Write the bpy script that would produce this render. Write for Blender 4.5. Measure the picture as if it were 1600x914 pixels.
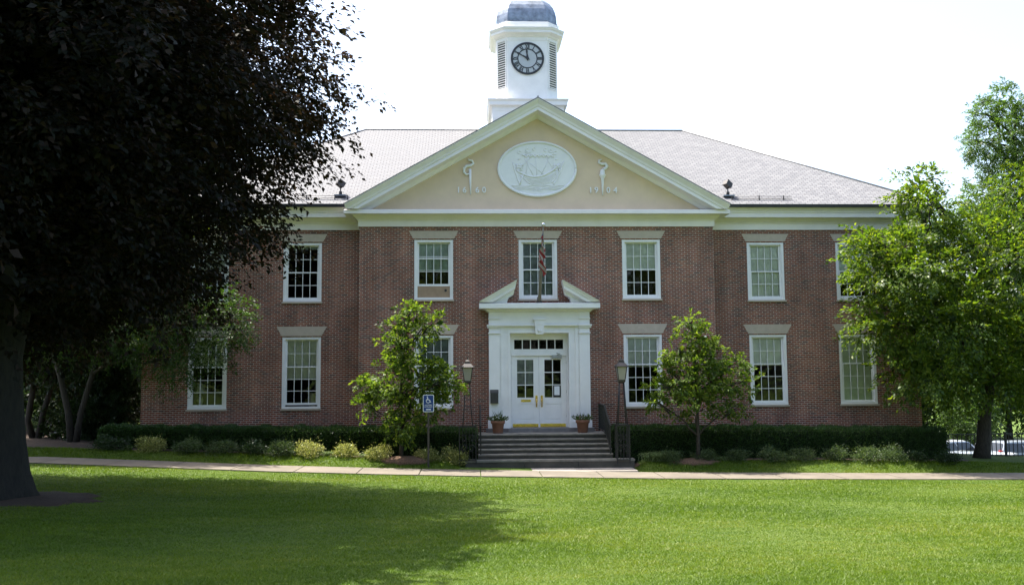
import bpy, math, random
import numpy as np
from mathutils import Vector, Matrix
R = math.radians
random.seed(7); rng = np.random.default_rng(11)
scene = bpy.context.scene
for o in list(bpy.data.objects): bpy.data.objects.remove(o)
COL = scene.collection

# ------------------------------------------------------------------ camera
cam_d = bpy.data.cameras.new("camera"); cam = bpy.data.objects.new("camera", cam_d); COL.objects.link(cam)
CAM = Vector((-2.359, -33.571, 3.10))
rx = Vector((0.99908922, -0.04210998, -0.00689043)); ux = Vector((0.00316031, -0.08801295, 0.99611432)); fx = Vector((0.0425528, 0.99522885, 0.08779971))
cam.matrix_world = Matrix(((rx.x, ux.x, -fx.x, CAM.x), (rx.y, ux.y, -fx.y, CAM.y), (rx.z, ux.z, -fx.z, CAM.z), (0, 0, 0, 1)))
cam_d.sensor_width = 36.0; cam_d.lens = 36.0 * 1500 / 1600; cam_d.clip_start = 0.1; cam_d.clip_end = 2000
scene.camera = cam
# ------------------------------------------------------------------ sky, sun, exposure
SUN = Vector((-0.357, 0.275, 1.0)).normalized()
world = bpy.data.worlds.new("World"); scene.world = world; world.use_nodes = True
wn = world.node_tree.nodes; wl = world.node_tree.links
sky = wn.new('ShaderNodeTexSky'); sky.sky_type = 'NISHITA'; sky.sun_disc = False
sky.sun_elevation = math.asin(SUN.z); sky.sun_rotation = math.atan2(SUN.x, SUN.y)
sky.air_density = 1.0; sky.dust_density = 4.0; sky.ozone_density = 1.0
bgn = wn['Background']; bgn.inputs['Strength'].default_value = 0.13
wl.new(sky.outputs[0], bgn.inputs[0])
sd = bpy.data.lights.new("sun", 'SUN'); sd.energy = 3.6; sd.angle = R(0.55); sd.color = (1.0, 0.95, 0.86)
sun = bpy.data.objects.new("sun", sd); COL.objects.link(sun); sun.rotation_euler = SUN.to_track_quat('Z', 'Y').to_euler(); sun.location = (0, 0, 60)
scene.view_settings.view_transform = 'Standard'; scene.view_settings.look = 'None'; scene.view_settings.gamma = 1
scene.view_settings.exposure = 1.84
scene.render.resolution_x = 1024; scene.render.resolution_y = 584

# ------------------------------------------------------------------ helpers
OFF = {}
def tag(o, label=None, cat=None, group=None, kind=None):
    if label: o['label'] = label
    if cat: o['category'] = cat
    if group: o['group'] = group
    if kind: o['kind'] = kind
    return o
def empty(name, loc, label, cat, group=None):
    o = bpy.data.objects.new(name, None); COL.objects.link(o); o.location = loc; o.empty_display_size = 0.2
    OFF[o.name] = Vector(loc); return tag(o, label, cat, group)
def off(o): return OFF.get(o.name, Vector((0, 0, 0))) if o else Vector((0, 0, 0))
class MB:
    def __init__(s): s.v = []; s.f = []; s.uv = []; s.sm = []
    def face(s, pts, uv=None, smooth=False):
        i = len(s.v); s.v += [tuple(p) for p in pts]; s.f.append(tuple(range(i, i + len(pts))))
        s.uv.append(uv if uv else None); s.sm.append(smooth)
    def box(s, x0, x1, y0, y1, z0, z1, M=None):
        P = [(x0, y0, z0), (x1, y0, z0), (x1, y1, z0), (x0, y1, z0), (x0, y0, z1), (x1, y0, z1), (x1, y1, z1), (x0, y1, z1)]
        if M is not None: P = [tuple(M @ Vector(p)) for p in P]
        for q in ((0, 3, 2, 1), (4, 5, 6, 7), (0, 1, 5, 4), (1, 2, 6, 5), (2, 3, 7, 6), (3, 0, 4, 7)): s.face([P[k] for k in q])
        return s
    def ngon_prism(s, poly, y0, y1):           # poly in XZ (counter clockwise seen from -Y), extruded y0 (front) .. y1
        n = len(poly)
        s.face([(p[0], y0, p[1]) for p in poly]); s.face([(p[0], y1, p[1]) for p in reversed(poly)])
        for i in range(n):
            a, b = poly[i], poly[(i + 1) % n]; s.face([(b[0], y0, b[1]), (a[0], y0, a[1]), (a[0], y1, a[1]), (b[0], y1, b[1])])
        return s
    def loft(s, rings, closed=True, cap=(True, True), smooth=False):
        n = len(rings[0]); base = len(s.v)
        for r in rings: s.v += [tuple(p) for p in r]
        m = n if closed else n - 1
        for k in range(len(rings) - 1):
            for i in range(m):
                j = (i + 1) % n
                s.f.append((base + k * n + i, base + k * n + j, base + (k + 1) * n + j, base + (k + 1) * n + i)); s.uv.append(None); s.sm.append(smooth)
        if closed and cap[0]: s.f.append(tuple(base + i for i in reversed(range(n)))); s.uv.append(None); s.sm.append(False)
        if closed and cap[1]: s.f.append(tuple(base + (len(rings) - 1) * n + i for i in range(n))); s.uv.append(None); s.sm.append(False)
        return s
    def tube(s, pts, rad, n=8, smooth=True, jitter=0):
        pts = [Vector(p) for p in pts]; rings = []
        if not hasattr(rad, '__len__'): rad = [rad] * len(pts)
        ref = None
        for i, p in enumerate(pts):
            d = (pts[min(i + 1, len(pts) - 1)] - pts[max(i - 1, 0)])
            d = d.normalized() if d.length > 1e-9 else Vector((0, 0, 1))
            if ref is None:
                ref = Vector((1, 0, 0)) if abs(d.x) < 0.8 else Vector((0, 1, 0))
            a = (ref - d * ref.dot(d)).normalized(); b = d.cross(a); ref = a
            rings.append([p + (a * math.cos(2 * math.pi * k / n) + b * math.sin(2 * math.pi * k / n)) * rad[i] * (1 + jitter * random.uniform(-1, 1)) for k in range(n)])
        return s.loft(rings, smooth=smooth)
    def lathe(s, prof, c, n=20, smooth=True):
        rings = [[(c[0] + r * math.cos(2 * math.pi * k / n), c[1] + r * math.sin(2 * math.pi * k / n), c[2] + z) for k in range(n)] for r, z in prof]
        return s.loft(rings, smooth=smooth)
    def sweep(s, prof, path, closed_ends=True):  # prof: (out,z) polyline ; path: XY points, 'out' lies on the right-hand side of travel
        P = [Vector((p[0], p[1])) for p in path]; rows = []
        for i, p in enumerate(P):
            ds = []
            if i > 0: ds.append((P[i] - P[i - 1]).normalized())
            if i < len(P) - 1: ds.append((P[i + 1] - P[i]).normalized())
            ns = [Vector((d.y, -d.x)) for d in ds]
            nn = ns[0] if len(ns) == 1 else (ns[0] + ns[1]) / (1 + ns[0].dot(ns[1]))
            rows.append([(p.x + nn.x * o, p.y + nn.y * o, z) for o, z in prof])
        s.loft(rows, closed=True, cap=(True, True)); return s
    def build(s, name, mat, parent=None, label=None, merge=False):
        me = bpy.data.meshes.new(name); o_ = off(parent)
        me.from_pydata([(a - o_.x, b - o_.y, c - o_.z) for a, b, c in s.v], [], s.f)
        if any(u is not None for u in s.uv):
            L = me.uv_layers.new(name='UVMap'); k = 0
            for fi, f in enumerate(s.f):
                for j in range(len(f)):
                    if s.uv[fi] is not None: L.data[k].uv = s.uv[fi][j]
                    k += 1
        me.polygons.foreach_set('use_smooth', s.sm); me.materials.append(mat); me.update()
        o = bpy.data.objects.new(name, me); COL.objects.link(o)
        if parent: o.parent = parent; OFF[o.name] = o_
        if label: o['label'] = label
        return o
def np_mesh(name, verts, nper, mat, parent=None, rnd=None):
    """verts (F*nper,3): separate polygons of nper corners."""
    verts = np.asarray(verts, dtype=np.float32) - np.array(off(parent), dtype=np.float32)
    nv = len(verts); nf = nv // nper
    me = bpy.data.meshes.new(name); me.vertices.add(nv); me.vertices.foreach_set('co', verts.ravel())
    me.loops.add(nv); me.loops.foreach_set('vertex_index', np.arange(nv, dtype=np.int32))
    me.polygons.add(nf); me.polygons.foreach_set('loop_start', np.arange(0, nv, nper, dtype=np.int32))
    try: me.polygons.foreach_set('loop_total', np.full(nf, nper, dtype=np.int32))
    except Exception: pass
    at = me.attributes.new('rnd', 'FLOAT', 'FACE'); at.data.foreach_set('value', (rng.random(nf) if rnd is None else rnd).astype(np.float32))
    me.materials.append(mat); me.update(calc_edges=True)
    o = bpy.data.objects.new(name, me); COL.objects.link(o)
    if parent: o.parent = parent; OFF[o.name] = off(parent)
    return o
def nrm(a): return a / np.maximum(np.linalg.norm(a, axis=1, keepdims=True), 1e-9)
def leaves(P, D, N, L, W, fold=0.12):
    D = nrm(D); S = nrm(np.cross(D, N)); N = np.cross(S, D)
    L = np.asarray(L).reshape(-1, 1); W = np.asarray(W).reshape(-1, 1)
    mid = P + D * L * 0.45 + N * W * fold
    return np.stack([P, mid + S * W * 0.5, P + D * L - N * L * 0.08, mid - S * W * 0.5], 1).reshape(-1, 3)
def rdir(n): return nrm(rng.normal(size=(n, 3)))
def sprays(B, A, S, nl, leafL, leafW, droop=0.15, flat=0.5, width=0.5):
    """leafy twigs: B base (n,3), A axis, S length; nl leaves each, lying roughly flat like a real spray."""
    n = len(B); A = nrm(A)
    up = nrm(np.array([0, 0, 1.0]) + rng.normal(size=(n, 3)) * (1 - flat) * 0.6)
    side = nrm(np.cross(A, up)); up = np.cross(side, A)
    t = rng.random((n, nl)) ** 0.8; sg = np.where(rng.random((n, nl)) < 0.5, -1.0, 1.0)
    lat = rng.random((n, nl)) * width * (1.05 - t) * sg
    P = B[:, None] + A[:, None] * (S[:, None] * t)[..., None] + side[:, None] * (lat * S[:, None])[..., None]
    P = P + rng.normal(size=P.shape) * 0.05 * S[:, None, None] * np.array([1, 1, 0.9])
    P[..., 2] -= droop * S[:, None] * t * t + 0.35 * droop * np.abs(lat)
    D = A[:, None] * 0.8 + side[:, None] * (sg * 0.75)[..., None] + rng.normal(size=P.shape) * 0.35; D[..., 2] -= 0.25
    N = up[:, None] + rng.normal(size=P.shape) * 0.45
    P = P.reshape(-1, 3); m = len(P); k = rng.uniform(0.7, 1.2, m)
    return leaves(P, D.reshape(-1, 3), N.reshape(-1, 3), leafL * k, leafW * k)
def in_lobes(lobes, n, rmin=0.3, rmax=1.05, pw=0.5, even=0.0):
    """positions spread through ellipsoid lobes + outward directions"""
    L = np.array(lobes, dtype=float); w = (L[:, 3] * L[:, 4] * L[:, 5]) ** (2 / 3); w = w + even * w.mean(); w /= w.sum()
    k = rng.choice(len(L), n, p=w); d = rdir(n)
    r = rmin + (rmax - rmin) * rng.random(n) ** pw
    P = L[k, :3] + d * L[k, 3:6] * r[:, None]
    return P, nrm(d / L[k, 3:6]), k
def smooth(a, b, x):
    t = np.clip((x - a) / (b - a), 0, 1); return t * t * (3 - 2 * t)

# ------------------------------------------------------------------ materials
def mat(name):
    m = bpy.data.materials.new(name); m.use_nodes = True; nt = m.node_tree
    return m, nt.nodes, nt.links, nt.nodes['Principled BSDF']
def ramp(n, stops, interp='LINEAR'):
    r = n.new('ShaderNodeValToRGB'); r.color_ramp.interpolation = interp
    while len(r.color_ramp.elements) < len(stops): r.color_ramp.elements.new(0.5)
    for e, (p, c) in zip(r.color_ramp.elements, stops): e.position = p; e.color = (*c, 1)
    return r
def noise(n, l, scale, detail=4, coord='Object', rough=0.6, vec=None):
    t = n.new('ShaderNodeTexNoise'); t.inputs['Scale'].default_value = scale; t.inputs['Detail'].default_value = detail; t.inputs['Roughness'].default_value = rough
    if vec is None:
        tc = n.new('ShaderNodeTexCoord'); vec = tc.outputs[coord]
    l.new(vec, t.inputs['Vector']); return t
def plain(name, c, rough=0.6, metal=0.0, var=0.12, scale=6, bump=0.0, spec=0.5, bscale=60):
    m, n, l, b = mat(name); t = noise(n, l, scale, 5)
    a = tuple(x * (1 - var) for x in c); d = tuple(min(1, x * (1 + var)) for x in c)
    r = ramp(n, [(0.3, a), (0.7, d)]); l.new(t.outputs['Fac'], r.inputs[0]); l.new(r.outputs[0], b.inputs['Base Color'])
    b.inputs['Roughness'].default_value = rough; b.inputs['Metallic'].default_value = metal; b.inputs['Specular IOR Level'].default_value = spec
    if bump:
        t2 = noise(n, l, bscale, 6); bp = n.new('ShaderNodeBump'); bp.inputs['Strength'].default_value = bump; bp.inputs['Distance'].default_value = 0.02
        l.new(t2.outputs['Fac'], bp.inputs['Height']); l.new(bp.outputs[0], b.inputs['Normal'])
    return m
def brickmat():
    m, n, l, b = mat('brick'); tc = n.new('ShaderNodeTexCoord'); br = n.new('ShaderNodeTexBrick')
    l.new(tc.outputs['UV'], br.inputs['Vector'])
    for k, v in (('Scale', 1.0), ('Mortar Size', 0.0115), ('Mortar Smooth', 0.3), ('Bias', 0.0), ('Brick Width', 0.205), ('Row Height', 0.0677)): br.inputs[k].default_value = v
    br.inputs['Color1'].default_value = (0, 0, 0, 1); br.inputs['Color2'].default_value = (1, 1, 1, 1); br.inputs['Mortar'].default_value = (0.5, 0.5, 0.5, 1)
    r = ramp(n, [(0.0, (0.085, 0.042, 0.038)), (0.15, (0.130, 0.046, 0.036)), (0.5, (0.195, 0.056, 0.034)), (0.85, (0.235, 0.073, 0.042)), (1.0, (0.17, 0.058, 0.048))])
    l.new(br.outputs['Color'], r.inputs[0])
    big = noise(n, l, 0.8, 4); mr = n.new('ShaderNodeMapRange'); mr.inputs[1].default_value = 0.3; mr.inputs[2].default_value = 0.7; mr.inputs[3].default_value = 0.78; mr.inputs[4].default_value = 1.2
    l.new(big.outputs['Fac'], mr.inputs[0])
    fine = noise(n, l, 28, 3); mr2 = n.new('ShaderNodeMapRange'); mr2.inputs[1].default_value = 0.3; mr2.inputs[2].default_value = 0.7; mr2.inputs[3].default_value = 0.75; mr2.inputs[4].default_value = 1.25
    l.new(fine.outputs['Fac'], mr2.inputs[0])
    mp = n.new('ShaderNodeMapping'); mp.inputs['Scale'].default_value = (2.2, 1, .22); l.new(tc.outputs['Object'], mp.inputs[0])
    streak = noise(n, l, 1.0, 5, vec=mp.outputs[0], rough=.65); mr3 = n.new('ShaderNodeMapRange'); mr3.inputs[1].default_value = 0.35; mr3.inputs[2].default_value = 0.65; mr3.inputs[3].default_value = 0.84; mr3.inputs[4].default_value = 1.22; l.new(streak.outputs['Fac'], mr3.inputs[0])
    m0 = n.new('ShaderNodeMath'); m0.operation = 'MULTIPLY'; l.new(mr.outputs[0], m0.inputs[0]); l.new(mr3.outputs[0], m0.inputs[1])
    mm = n.new('ShaderNodeMath'); mm.operation = 'MULTIPLY'; l.new(m0.outputs[0], mm.inputs[0]); l.new(mr2.outputs[0], mm.inputs[1])
    mx = n.new('ShaderNodeMix'); mx.data_type = 'RGBA'; l.new(br.outputs['Fac'], mx.inputs['Factor']); l.new(r.outputs[0], mx.inputs['A']); mx.inputs['B'].default_value = (0.37, 0.305, 0.245, 1)
    sc = n.new('ShaderNodeVectorMath'); sc.operation = 'SCALE'; l.new(mx.outputs['Result'], sc.inputs[0]); l.new(mm.outputs[0], sc.inputs['Scale'])
    l.new(sc.outputs[0], b.inputs['Base Color']); b.inputs['Roughness'].default_value = 0.85; b.inputs['Specular IOR Level'].default_value = 0.25
    bp = n.new('ShaderNodeBump'); bp.inputs['Strength'].default_value = 0.6; bp.inputs['Distance'].default_value = 0.008; bp.invert = True
    l.new(br.outputs['Fac'], bp.inputs['Height']); l.new(bp.outputs[0], b.inputs['Normal']); return m
def slatemat():
    m, n, l, b = mat('slate'); tc = n.new('ShaderNodeTexCoord'); br = n.new('ShaderNodeTexBrick')
    dis = noise(n, l, 1.3, 3, vec=tc.outputs['UV']); 
    ad = n.new('ShaderNodeVectorMath'); ad.operation = 'MULTIPLY_ADD'; ad.inputs[1].default_value = (0.03, 0.05, 0); l.new(dis.outputs['Color'], ad.inputs[0]); l.new(tc.outputs['UV'], ad.inputs[2])
    l.new(ad.outputs[0], br.inputs['Vector'])
    for k, v in (('Scale', 1.0), ('Mortar Size', 0.009), ('Mortar Smooth', 0.25), ('Brick Width', 0.24), ('Row Height', 0.145)): br.inputs[k].default_value = v
    br.inputs['Color1'].default_value = (0, 0, 0, 1); br.inputs['Color2'].default_value = (1, 1, 1, 1); br.inputs['Mortar'].default_value = (0.5, 0.5, 0.5, 1)
    r = ramp(n, [(0, (0.140, 0.141, 0.147)), (0.5, (0.168, 0.169, 0.174)), (1, (0.200, 0.200, 0.203))]); l.new(br.outputs['Color'], r.inputs[0])
    mx = n.new('ShaderNodeMix'); mx.data_type = 'RGBA'; l.new(br.outputs['Fac'], mx.inputs['Factor']); l.new(r.outputs[0], mx.inputs['A']); mx.inputs['B'].default_value = (0.05, 0.045, 0.05, 1)
    l.new(mx.outputs['Result'], b.inputs['Base Color'])
    rr = n.new('ShaderNodeMapRange'); b.inputs['Specular IOR Level'].default_value = 0.28; rr.inputs[3].default_value = 0.7; rr.inputs[4].default_value = 0.9; l.new(br.outputs['Color'], rr.inputs[0]); l.new(rr.outputs[0], b.inputs['Roughness'])
    bp = n.new('ShaderNodeBump'); bp.inputs['Strength'].default_value = 0.6; bp.inputs['Distance'].default_value = 0.015; bp.invert = True
    l.new(br.outputs['Fac'], bp.inputs['Height']); l.new(bp.outputs[0], b.inputs['Normal']); return m
def glassmat(tint=0.93, rough=0.01, wob=0.25):
    m, n, l, b = mat('window_glass'); n.remove(b); out = n['Material Output']
    tr = n.new('ShaderNodeBsdfTransparent'); tr.inputs[0].default_value = (tint * 0.96, tint, tint * 0.97, 1)
    gl = n.new('ShaderNodeBsdfGlossy'); gl.inputs['Roughness'].default_value = rough; gl.inputs[0].default_value = (0.95, 0.97, 1, 1)
    fr = n.new('ShaderNodeFresnel'); fr.inputs[0].default_value = 1.52; mx = n.new('ShaderNodeMixShader')
    t = noise(n, l, 1.7, 2); bp = n.new('ShaderNodeBump'); bp.inputs['Strength'].default_value = wob; bp.inputs['Distance'].default_value = 0.03; l.new(t.outputs['Fac'], bp.inputs['Height']); l.new(bp.outputs[0], gl.inputs['Normal'])
    l.new(fr.outputs[0], mx.inputs[0]); l.new(tr.outputs[0], mx.inputs[1]); l.new(gl.outputs[0], mx.inputs[2]); l.new(mx.outputs[0], out.inputs[0]); return m
def leafmat(name, cols, trans=0.4, tcol=None, rough=0.45, spec=0.35):
    m, n, l, b = mat(name); out = n['Material Output']; at = n.new('ShaderNodeAttribute'); at.attribute_name = 'rnd'
    r = ramp(n, [(i / (len(cols) - 1), c) for i, c in enumerate(cols)]); l.new(at.outputs['Fac'], r.inputs[0]); l.new(r.outputs[0], b.inputs['Base Color'])
    b.inputs['Roughness'].default_value = rough; b.inputs['Specular IOR Level'].default_value = spec
    tr = n.new('ShaderNodeBsdfTranslucent'); mul = n.new('ShaderNodeMix'); mul.data_type = 'RGBA'; mul.blend_type = 'MULTIPLY'; mul.inputs['Factor'].default_value = 1.0
    l.new(r.outputs[0], mul.inputs['A']); mul.inputs['B'].default_value = (*(tcol or (1.6, 1.7, 0.7)), 1); l.new(mul.outputs['Result'], tr.inputs[0])
    mx = n.new('ShaderNodeMixShader'); mx.inputs[0].default_value = trans; l.new(b.outputs[0], mx.inputs[1]); l.new(tr.outputs[0], mx.inputs[2]); l.new(mx.outputs[0], out.inputs[0]); return m
def barkmat(name, a, d, sx=3):
    m, n, l, b = mat(name); tc = n.new('ShaderNodeTexCoord'); mp = n.new('ShaderNodeMapping'); mp.inputs['Scale'].default_value = (sx * 2, sx * 2, sx * 0.45); l.new(tc.outputs['Object'], mp.inputs[0])
    t = noise(n, l, 2.2, 8, vec=mp.outputs[0], rough=0.7); r = ramp(n, [(0.35, a), (0.65, d)]); l.new(t.outputs['Fac'], r.inputs[0]); l.new(r.outputs[0], b.inputs['Base Color']); b.inputs['Roughness'].default_value = 0.9
    bp = n.new('ShaderNodeBump'); bp.inputs['Strength'].default_value = 0.8; bp.inputs['Distance'].default_value = 0.05; l.new(t.outputs['Fac'], bp.inputs['Height']); l.new(bp.outputs[0], b.inputs['Normal']); return m
def lawnmat():
    m, n, l, b = mat('lawn'); t = noise(n, l, 0.35, 6, rough=0.7); t2 = noise(n, l, 45, 4, rough=0.75)
    r = ramp(n, [(0.3, (0.062, 0.108, 0.018)), (0.5, (0.085, 0.132, 0.023)), (0.72, (0.118, 0.158, 0.034))]); l.new(t.outputs['Fac'], r.inputs[0])
    r2 = ramp(n, [(0.3, (0.45, 0.45, 0.42)), (0.7, (1.25, 1.25, 1.2))]); l.new(t2.outputs['Fac'], r2.inputs[0])
    mx = n.new('ShaderNodeMix'); mx.data_type = 'RGBA'; mx.blend_type = 'MULTIPLY'; mx.inputs['Factor'].default_value = 1; l.new(r.outputs[0], mx.inputs['A']); l.new(r2.outputs[0], mx.inputs['B']); l.new(mx.outputs['Result'], b.inputs['Base Color'])
    b.inputs['Roughness'].default_value = 0.9; b.inputs['Specular IOR Level'].default_value = 0.15
    bp = n.new('ShaderNodeBump'); bp.inputs['Strength'].default_value = 0.7; bp.inputs['Distance'].default_value = 0.04; l.new(t2.outputs['Fac'], bp.inputs['Height']); l.new(bp.outputs[0], b.inputs['Normal']); return m
def walkmat():
    m, n, l, b = mat('concrete_walk'); t = noise(n, l, 1.2, 7, rough=0.7); t2 = noise(n, l, 90, 3)
    r = ramp(n, [(0.3, (0.108, 0.091, 0.068)), (0.7, (0.188, 0.160, 0.122))]); l.new(t.outputs['Fac'], r.inputs[0])
    r2 = ramp(n, [(0.3, (0.8, 0.8, 0.8)), (0.7, (1.1, 1.1, 1.1))]); l.new(t2.outputs['Fac'], r2.inputs[0])
    mx = n.new('ShaderNodeMix'); mx.data_type = 'RGBA'; mx.blend_type = 'MULTIPLY'; mx.inputs['Factor'].default_value = 1; l.new(r.outputs[0], mx.inputs['A']); l.new(r2.outputs[0], mx.inputs['B']); l.new(mx.outputs['Result'], b.inputs['Base Color'])
    b.inputs['Roughness'].default_value = 0.85; return m
def flagmat():
    m, n, l, b = mat('flag_cloth'); tc = n.new('ShaderNodeTexCoord'); sp = n.new('ShaderNodeSeparateXYZ'); l.new(tc.outputs['UV'], sp.inputs[0])
    a = n.new('ShaderNodeMath'); a.operation = 'MULTIPLY'; a.inputs[1].default_value = 6.5; l.new(sp.outputs['Y'], a.inputs[0])
    f = n.new('ShaderNodeMath'); f.operation = 'FRACT'; l.new(a.outputs[0], f.inputs[0])
    r = ramp(n, [(0, (0.28, 0.03, 0.035)), (0.5, (0.40, 0.36, 0.35))], 'CONSTANT'); l.new(f.outputs[0], r.inputs[0])
    u = n.new('ShaderNodeMath'); u.operation = 'LESS_THAN'; u.inputs[1].default_value = 0.4; l.new(sp.outputs['X'], u.inputs[0])
    v = n.new('ShaderNodeMath'); v.operation = 'GREATER_THAN'; v.inputs[1].default_value = 0.46; l.new(sp.outputs['Y'], v.inputs[0])
    c = n.new('ShaderNodeMath'); c.operation = 'MULTIPLY'; l.new(u.outputs[0], c.inputs[0]); l.new(v.outputs[0], c.inputs[1])
    vo = n.new('ShaderNodeTexVoronoi'); vo.inputs['Scale'].default_value = 18; vo.inputs['Randomness'].default_value = 0.2; l.new(tc.outputs['UV'], vo.inputs['Vector'])
    st = ramp(n, [(0, (0.75, 0.75, 0.75)), (0.25, (0.02, 0.03, 0.12))], 'CONSTANT'); l.new(vo.outputs['Distance'], st.inputs[0])
    mx = n.new('ShaderNodeMix'); mx.data_type = 'RGBA'; l.new(c.outputs[0], mx.inputs['Factor']); l.new(r.outputs[0], mx.inputs['A']); l.new(st.outputs[0], mx.inputs['B']); l.new(mx.outputs['Result'], b.inputs['Base Color']); b.inputs['Roughness'].default_value = 0.8; return m

M = {}
M['brick'] = brickmat(); M['slate'] = slatemat(); M['glass'] = glassmat(); M['lawn'] = lawnmat(); M['walk'] = walkmat(); M['flag'] = flagmat()
M['white'] = plain('white_paint', (0.80, 0.785, 0.775), 0.5, var=0.05, scale=2.5)
M['relief'] = plain('white_relief', (0.80, 0.79, 0.79), 0.6, var=0.03)
M['cream'] = plain('cream_paint', (0.81, 0.765, 0.76), 0.55, var=0.05, scale=2)
M['lime'] = plain('limestone', (0.46, 0.385, 0.31), 0.8, var=0.08, scale=5, bump=0.1)
M['stucco'] = plain('tan_stucco', (0.68, 0.525, 0.375), 0.85, var=0.06, scale=1.5, bump=0.1)
M['black'] = plain('black_iron', (0.012, 0.012, 0.013), 0.45, var=0.3)
M['bronze'] = plain('dark_bronze', (0.03, 0.024, 0.022), 0.5, var=0.3)
M['gutter'] = plain('dark_gutter', (0.02, 0.02, 0.024), 0.45, var=0.3)
M['lead'] = plain('grey_lead', (0.20, 0.23, 0.27), 0.38, 0.55, var=0.45, scale=3.5, bump=0.15, bscale=12)
M['louver'] = plain('dark_slat_gap', (0.012, 0.013, 0.015), 0.8)
M['dial'] = plain('clock_dial', (0.42, 0.45, 0.47), 0.5, var=0.04)
M['dark'] = plain('clock_black', (0.02, 0.021, 0.024), 0.5)
M['shade'] = plain('roller_shade', (0.66, 0.69, 0.57), 0.8, var=0.08, scale=3)
M['shade_b'] = plain('pale_shade', (0.68, 0.67, 0.60), 0.8, var=0.16, scale=2.2)
M['shade_c'] = plain('grey_shade', (0.50, 0.54, 0.48), 0.8, var=0.2, scale=1.8)
M['board'] = plain('tan_board', (0.32, 0.22, 0.14), 0.7, var=0.1)
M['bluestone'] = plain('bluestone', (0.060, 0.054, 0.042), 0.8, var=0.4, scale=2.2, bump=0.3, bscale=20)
M['tread'] = plain('pale_bluestone_tread', (0.185, 0.172, 0.145), 0.8, var=0.35, scale=3)  # tread slabs paler than the risers
M['sillstone'] = plain('grey_sill_stone', (0.16, 0.15, 0.145), 0.8, var=0.2)
M['mortar'] = plain('pale_joint', (0.3, 0.28, 0.25), 0.9)
M['brass'] = plain('brass', (0.75, 0.50, 0.16), 0.25, 1.0, var=0.15, bump=0.1, bscale=8)
M['grey'] = plain('grey_metal', (0.30, 0.30, 0.30), 0.45, 0.3)
M['box'] = plain('mailbox_grey', (0.045, 0.042, 0.040), 0.5, 0.2)
M['terra'] = plain('terracotta', (0.22, 0.10, 0.062), 0.8, var=0.15, scale=8)
M['soil'] = plain('soil', (0.03, 0.02, 0.014), 0.95, var=0.3, scale=30)
M['mulch'] = plain('mulch', (0.12, 0.068, 0.04), 0.95, var=0.5, scale=25, bump=0.8, bscale=35)
M['bed'] = plain('bed_soil', (0.045, 0.026, 0.015), 0.95, var=0.5, scale=20, bump=0.8, bscale=35)
M['asphalt'] = plain('asphalt', (0.06, 0.06, 0.062), 0.9, var=0.2, scale=3)
M['paper'] = plain('paper', (0.75, 0.77, 0.8), 0.7, var=0.02)
M['frost'] = plain('frosted_glass', (0.30, 0.275, 0.25), 0.35, var=0.05)
M['blue'] = plain('sign_blue', (0.012, 0.045, 0.20), 0.45, var=0.05)
M['signwhite'] = plain('sign_white', (0.72, 0.75, 0.78), 0.5, var=0.03)
M['post'] = plain('green_brown_post', (0.045, 0.04, 0.03), 0.7)
M['pole'] = plain('pole_wood', (0.20, 0.175, 0.14), 0.6, var=0.2)
M['silver'] = plain('silver_ball', (0.75, 0.75, 0.76), 0.25, 0.8)
M['bark'] = barkmat('grey_bark', (0.006, 0.0055, 0.004), (0.019, 0.018, 0.012))
M['bark2'] = barkmat('brown_bark', (0.016, 0.013, 0.010), (0.055, 0.045, 0.036), 5)
M['beech'] = leafmat('copper_beech_leaf', [(0.009, 0.012, 0.009), (0.014, 0.016, 0.012), (0.020, 0.019, 0.016), (0.036, 0.024, 0.020)], 0.26, (1.9, 1.3, 0.7), 0.6, 0.10)
M['leaf'] = leafmat('mid_green_leaf', [(0.026, 0.056, 0.010), (0.050, 0.094, 0.014), (0.080, 0.136, 0.019), (0.145, 0.185, 0.026)], 0.5, (1.9, 1.85, 0.5))
M['shadeleaf'] = leafmat('shaded_green_leaf', [(0.016, 0.038, 0.008), (0.028, 0.060, 0.011), (0.044, 0.088, 0.015), (0.07, 0.12, 0.02)], 0.4)  # darker copy of the mid green, with the beech's shade put into the colour
M['magnolia'] = leafmat('glossy_leaf', [(0.030, 0.062, 0.012), (0.058, 0.104, 0.017), (0.098, 0.152, 0.026), (0.16, 0.205, 0.040)], 0.46, (1.9, 1.9, 0.6), 0.5, 0.2)
M['fine'] = leafmat('feathery_leaf', [(0.045, 0.085, 0.020), (0.065, 0.115, 0.026), (0.09, 0.15, 0.034)], 0.45)
M['deep'] = leafmat('deep_green_leaf', [(0.010, 0.024, 0.008), (0.018, 0.038, 0.011), (0.030, 0.058, 0.016)], 0.25, rough=0.4)
M['yew'] = leafmat('yew_needle', [(0.018, 0.042, 0.012), (0.034, 0.074, 0.017), (0.056, 0.115, 0.024)], 0.25, rough=0.5)
M['yewcore'] = plain('yew_wood', (0.010, 0.016, 0.007), 0.95, var=0.5, scale=20)
M['varieg'] = leafmat('yellow_green_leaf', [(0.09, 0.12, 0.025), (0.21, 0.24, 0.06), (0.36, 0.37, 0.12), (0.50, 0.47, 0.22)], 0.35, (1.2, 1.2, 0.7))
M['azalea'] = leafmat('azalea_leaf', [(0.030, 0.055, 0.020), (0.060, 0.095, 0.032), (0.11, 0.15, 0.065)], 0.3)
M['strap'] = leafmat('strap_leaf', [(0.06, 0.11, 0.03), (0.12, 0.18, 0.06), (0.22, 0.27, 0.13)], 0.35, (1.2, 1.2, 0.8))
M['grass'] = leafmat('grass_blade', [(0.052, 0.100, 0.005), (0.080, 0.138, 0.008), (0.112, 0.168, 0.012), (0.17, 0.20, 0.035)], 0.36, (1.35, 1.4, 0.3), 0.5, 0.25)
M['blossom'] = plain('white_blossom', (0.8, 0.8, 0.74), 0.6)

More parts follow.
